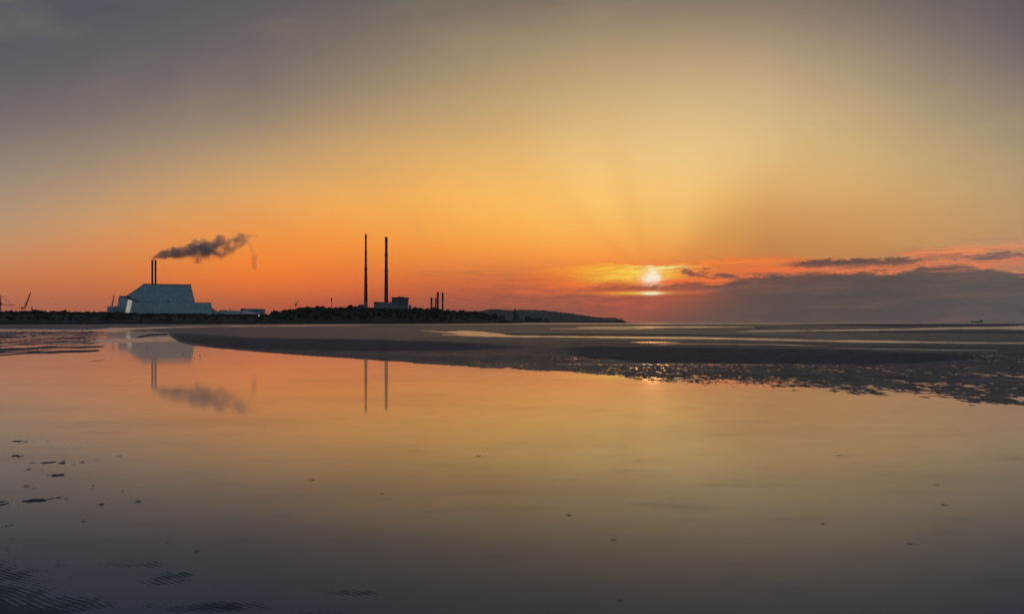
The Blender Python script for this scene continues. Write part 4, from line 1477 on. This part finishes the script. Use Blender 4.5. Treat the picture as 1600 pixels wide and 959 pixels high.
# ------------------------------------------------------------------ birds
def skin_body(name, verts, edges, radii, mat, parent=None, sub=2):
    me = bpy.data.meshes.new(name)
    me.from_pydata(verts, edges, [])
    o = bpy.data.objects.new(name, me)
    COL.objects.link(o)
    o.modifiers.new('s', 'SKIN')
    for v, r in zip(me.skin_vertices[0].data, radii):
        v.radius = (r, r)
    me.skin_vertices[0].data[0].use_root = True
    o.modifiers.new('u', 'SUBSURF').levels = sub
    dg = bpy.context.evaluated_depsgraph_get()
    dg.update()
    m2 = bpy.data.meshes.new_from_object(o.evaluated_get(dg))
    m2.name = name
    o.modifiers.clear()
    o.data = m2
    m2.materials.clear(); m2.materials.append(mat)
    m2.shade_smooth()
    if parent: o.parent = parent
    return o

def wader(px, py, size, rz, label, feeding=False):
    d = HC * F / (py - HZ)
    X = d * (px - 800) / F
    s = size
    t = empty('wading_bird', (X, d, -0.01), rz)
    tag(t, label, 'bird', 'wading birds in the shallow water')
    if feeding:
        hv = [(.42, 0, .62), (.56, 0, .48), (.66, 0, .40)]
    else:
        hv = [(.36, 0, .82), (.42, 0, .98), (.52, 0, 1.02)]
    vs = [(0, 0, .60), (.22, 0, .66)] + hv + [(-.24, 0, .58), (-.46, 0, .54)]
    vs = [tuple(c * s for c in v) for v in vs]
    b = skin_body('body', vs, [(0, 1), (1, 2), (2, 3), (3, 4), (0, 5), (5, 6)], [r * s for r in (.17, .14, .075, .06, .075, .10, .03)], M['feather'], t)
    bm = bmesh.new()
    h = Vector(vs[4])
    bar(bm, h, h + Vector((.30, 0, -.30 if feeding else -.08)) * s, .02 * s, 6, .006 * s)
    link_bm('beak', bm, M['horn'], t)
    for y in (-.06, .06):
        bm = bmesh.new()
        bar(bm, Vector((0, y, .5)) * s, Vector((-.07, y, .26)) * s, .022 * s, 6, .015 * s)
        bar(bm, Vector((-.07, y, .26)) * s, Vector((.0 + y, y, 0)) * s, .015 * s, 6)
        for a in (-.5, 0, .5):
            bar(bm, Vector((y, y, .012)) * s, Vector((y + .12 * math.cos(a), y + .12 * math.sin(a), .005)) * s, .010 * s, 5)
        link_bm('leg', bm, M['horn'], t)
wader(312.6, 558.8, .145, R(160), 'dark wading bird standing in open water right of the building reflection', False)
wader(228.5, 543.5, .14, R(20), 'dark wading bird bent to feed left in the building reflection', True)
wader(286, 555.2, .10, R(30), 'tiny wading bird at the right side of the building reflection')
wader(303.5, 560.2, .08, R(10), 'tiny wading bird pecking just left of the standing bird', True)

def gull(px, py, d, label, s=1.0):
    c = at(px, py, d)
    t = empty('flying_bird', tuple(c), R(20))
    tag(t, label, 'bird')
    skin_body('body', [(0, 0, 0), (.25 * s, 0, .02 * s), (.36 * s, 0, .03 * s), (-.3 * s, 0, 0)], [(0, 1), (1, 2), (0, 3)], [.09 * s, .07 * s, .04 * s, .03 * s], M['feather'], t, 1)
    for y in (-1, 1):
        bm = bmesh.new()
        q = [Vector((.12, .05 * y, .03)), Vector((.10, .45 * y, .28)), Vector((-.08, .95 * y, .10)), Vector((-.10, .45 * y, .24)), Vector((-.10, .05 * y, .03))]
        a = [bm.verts.new(v * s) for v in q]
        b = [bm.verts.new(v * s + Vector((0, 0, .02 * s))) for v in q]
        bm.faces.new(a); bm.faces.new(b[::-1])
        for i in range(5):
            bm.faces.new((a[i], b[i], b[(i + 1) % 5], a[(i + 1) % 5]))
        link_bm('wing', bm, M['feather'], t)
gull(382.5, 479.9, 420, 'tiny bird flying just above the wide pale tank', 1.2)
gull(85.8, 474.8, 420, 'tiny bird flying over the low trees of the left shore', 1.1)

# ------------------------------------------------------------------ scraps of seaweed on the wet flat
WEED = [(748, 712, 'seaweed scrap lying right of and below the reflections of the tall chimneys'),
        (596, 771, 'seaweed scrap in the middle of the pool straight below the chimney reflections'),
        (888, 804, 'seaweed scrap in the pool centre, below and left of the sun'),
        (958, 843, 'seaweed scrap low in the pool just left of the line under the sun'),
        (1286, 818, 'reddish dark seaweed scrap low in the right half of the pool'),
        (1463, 757, 'upper of two seaweed scraps near the right side of the pool'),
        (1475, 788, 'lower of two seaweed scraps near the right side of the pool'),
        (1312, 711, 'thin seaweed scrap highest in the right part of the pool'),
        (1422, 849, 'seaweed scrap nearest the lower right corner of the pool'),
        (969, 937, 'seaweed scrap nearest the bottom edge, under the sun'),
        (488, 750, 'seaweed scrap left of the centre of the pool, below left of the chimney reflections'),
        (308, 861, 'seaweed scrap among the ripple marks near the lower left corner'),
        (203, 595, 'seaweed scrap just left of the reflected incinerator flues'),
        (58, 595, 'seaweed scrap in the orange water at the far left edge')]
for i, (px, py, wl_) in enumerate(WEED):
    d = HC * F / (py - HZ)
    rn = random.Random(i)
    sc = .06 + .012 * d * rn.uniform(.4, .8)
    sc = min(sc, .16) * 0.24
    bm = bmesh.new()
    for k in range(7):
        a = rn.uniform(0, 6.28)
        p0 = Vector((rn.uniform(-.3, .3), rn.uniform(-.2, .2), 0)) * sc
        for j in range(5):
            p1 = p0 + Vector((math.cos(a) * .28, math.sin(a) * .28, 0)) * sc
            p1.z = max(.001, .05 * sc * rn.uniform(0.2, 1.6))
            bar(bm, p0, p1, .05 * sc * (1 - j * .12), 5, .05 * sc * (1 - (j + 1) * .12))
            a += rn.uniform(-.7, .7)
            p0 = p1
    o = link_bm('seaweed_clump', bm, M['weed'], loc=(d * (px - 800) / F, d, 0.002))
    tag(o, wl_, 'seaweed', 'seaweed scraps scattered on the water film')

# ------------------------------------------------------------------ smoke
D6 = D1 + 30
SO = at(237.5, 405.6, D6)
KK = D6 / F
# path in metres relative to the flue tops: x, z, radius
PATH = [(0, 0.5, 1.8), (4, 3.2, 3.2), (9, 5.5, 4.6), (18, 8.2, 6.4), (30, 9.6, 7.4), (44, 11.2, 8.4), (56, 12.8, 10.0), (68, 14.5, 11.8), (82, 15.5, 12.6), (96, 16.5, 11.4),
        (108, 18.5, 11.4), (118, 21.5, 10.6), (130, 25.5, 9.4), (142, 30.5, 7.6), (152, 34.0, 5.6), (161, 37.0, 3.4), (167, 38, 1.5)]
PATH = [(x * KK, z * KK * .98, r * KK * (1.02 + .12 * (x > 60))) for x, z, r in PATH]
bm = bmesh.new()
rings = []
NSEG = 24
for i, (x, z, r) in enumerate(PATH):
    rings.append([bm.verts.new((x, r * 1.6 * math.cos(2 * PI * k / NSEG), z + r * 1.6 * math.sin(2 * PI * k / NSEG))) for k in range(NSEG)])
for a, b in zip(rings[:-1], rings[1:]):
    for k in range(NSEG):
        bm.faces.new((a[k], a[(k + 1) % NSEG], b[(k + 1) % NSEG], b[k]))
bm.faces.new(rings[0][::-1]); bm.faces.new(rings[-1])


def smoke_mat(name, path, dens, vert=False, thr=(0.34, 0.60), puffs=()):
    m_, nt, out = new_mat(name)
    tc = nt.nodes.new('ShaderNodeTexCoord')
    sp = nt.nodes.new('ShaderNodeSeparateXYZ')
    nt.links.new(tc.outputs['Object'], sp.inputs[0])
    x, y, z = (S(sp.outputs[i]) for i in range(3))
    w1 = noise(tc.outputs['Object'], 0.075, 4, 0.6)
    w2 = noise(combine(x + 31.0, y, z + 17.0), 0.085, 4, 0.6)
    w3 = noise(combine(x + 61.0, y + 40.0, z), 0.28, 3, 0.6)
    P_ = [(p[0], p[1], p[2]) for p in path]
    if vert:
        main, cross = z, x
    else:
        main, cross = x, z
    lo = min(p[0] for p in P_); hi = max(p[0] for p in P_)
    m_w = main + (w2 - 0.5) * 12.0
    c0 = curve(m_w, [(p[0], p[1]) for p in P_], lo, hi, min(p[1] for p in P_) - 1, max(p[1] for p in P_) + 1)
    r0 = curve(m_w, [(p[0], p[2]) for p in P_], lo, hi, 0, max(p[2] for p in P_) + 1)
    amp = linmap(main, lo, lo + (hi - lo) * .35, 0.35, 1.0)
    cz = cross - c0 + (w1 - 0.5) * r0 * 2.8 * amp
    cy = y + (w2 - 0.5) * r0 * 1.6
    dist_ = S.math('SQRT', cz * cz + cy * cy) / r0
    for a_, b_, r_ in puffs:
        qx, qz, qy = x - a_ + (w2 - 0.5) * 12.0, z - b_ + (w1 - 0.5) * 14.0, y + (w1 - 0.5) * 8.0
        dist_ = S.math('MINIMUM', dist_, S.math('SQRT', qx * qx + qz * qz + qy * qy) / r_)
    e = smooth(dist_ + (w3 - 0.5) * 1.6, 1.16, 0.66)
    big = noise(combine(x * .05 + 7.0, y * .05, z * .07), 1.0, 3, .6)
    thin = linmap(main, lo + (hi - lo) * .40, hi, 1.0, 0.20) if not vert else 1.0
    holes = smooth(big + (w3 - .5) * .35, thr[0], thr[1])
    if not vert:
        start = linmap(main, lo + (hi - lo) * .25, lo + (hi - lo) * .55, 1.0, 0.0)
        holes = S.math('MAXIMUM', holes, start)
    den = e * thin * holes * dens
    vol = nt.nodes.new('ShaderNodeVolumePrincipled')
    vol.inputs['Color'].default_value = (0.78, 0.78, 0.84, 1)
    vol.inputs['Anisotropy'].default_value = 0.1
    nt.links.new(den.s, vol.inputs['Density'])
    nt.links.new(vol.outputs[0], out.inputs['Volume'])
    return m_


smoke = link_bm('smoke_plume', bm, smoke_mat('smoke', PATH, 0.17, puffs=[(106 * KK, 32.5 * KK, 8.5 * KK), (104 * KK, 25 * KK, 8 * KK), (140 * KK, 36 * KK, 8 * KK), (84 * KK, 24 * KK, 8.5 * KK), (124 * KK, 14.5 * KK, 7 * KK)]), loc=tuple(SO))
tag(smoke, 'grey smoke plume streaming right from the two flue tops', 'smoke')
# trailing wisp hanging under the end of the plume
WP = [(-24, 2.0, 1.4), (-20, 1.0, 3.2), (-14, 0.5, 4.4), (-8, 0.6, 3.8), (-2, 0.2, 4.6), (6, -1.5, 4.0), (14, -4.5, 3.0), (22, -8, 2.0)]
WP = [(a * KK, b * KK, c * KK) for a, b, c in WP]
bm = bmesh.new()
rings = []
for z, x, r in WP:
    rings.append([bm.verts.new((x + r * 1.4 * math.cos(2 * PI * k / NSEG), r * 1.4 * math.sin(2 * PI * k / NSEG), z)) for k in range(NSEG)])
for a, b in zip(rings[:-1], rings[1:]):
    for k in range(NSEG):
        bm.faces.new((a[k], a[(k + 1) % NSEG], b[(k + 1) % NSEG], b[k]))
bm.faces.new(rings[0][::-1]); bm.faces.new(rings[-1])
wl = at(397, 401, D6 + 4)
wisp = link_bm('smoke_wisp', bm, smoke_mat('thin_smoke', WP, 0.060, True, (0.22, 0.62)), loc=tuple(wl))
tag(wisp, 'faint loose wisp of smoke hanging below the end of the plume', 'smoke')
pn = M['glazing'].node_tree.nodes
for n_ in pn:                       # added glow in place of sky reflected by the glazing
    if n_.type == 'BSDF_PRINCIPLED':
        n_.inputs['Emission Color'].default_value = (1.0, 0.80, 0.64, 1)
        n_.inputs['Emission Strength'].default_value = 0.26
scene.cycles.volume_step_rate = 0.35
scene.cycles.volume_max_steps = 256

# ------------------------------------------------------------------ air
bm = bmesh.new()
box(bm, -7500, 7500, -600, 9500, -1.5, 290)
mh, nt, out = new_mat('haze')
v = nt.nodes.new('ShaderNodeVolumePrincipled')
v.inputs['Color'].default_value = (0.86, 0.82, 0.86, 1)
v.inputs['Density'].default_value = 3.0e-5
v.inputs['Anisotropy'].default_value = 0.0
nt.links.new(v.outputs[0], out.inputs['Volume'])
hz = link_bm('haze', bm, mh)
tag(hz, 'thin pale air over the whole bay', None, kind='stuff')
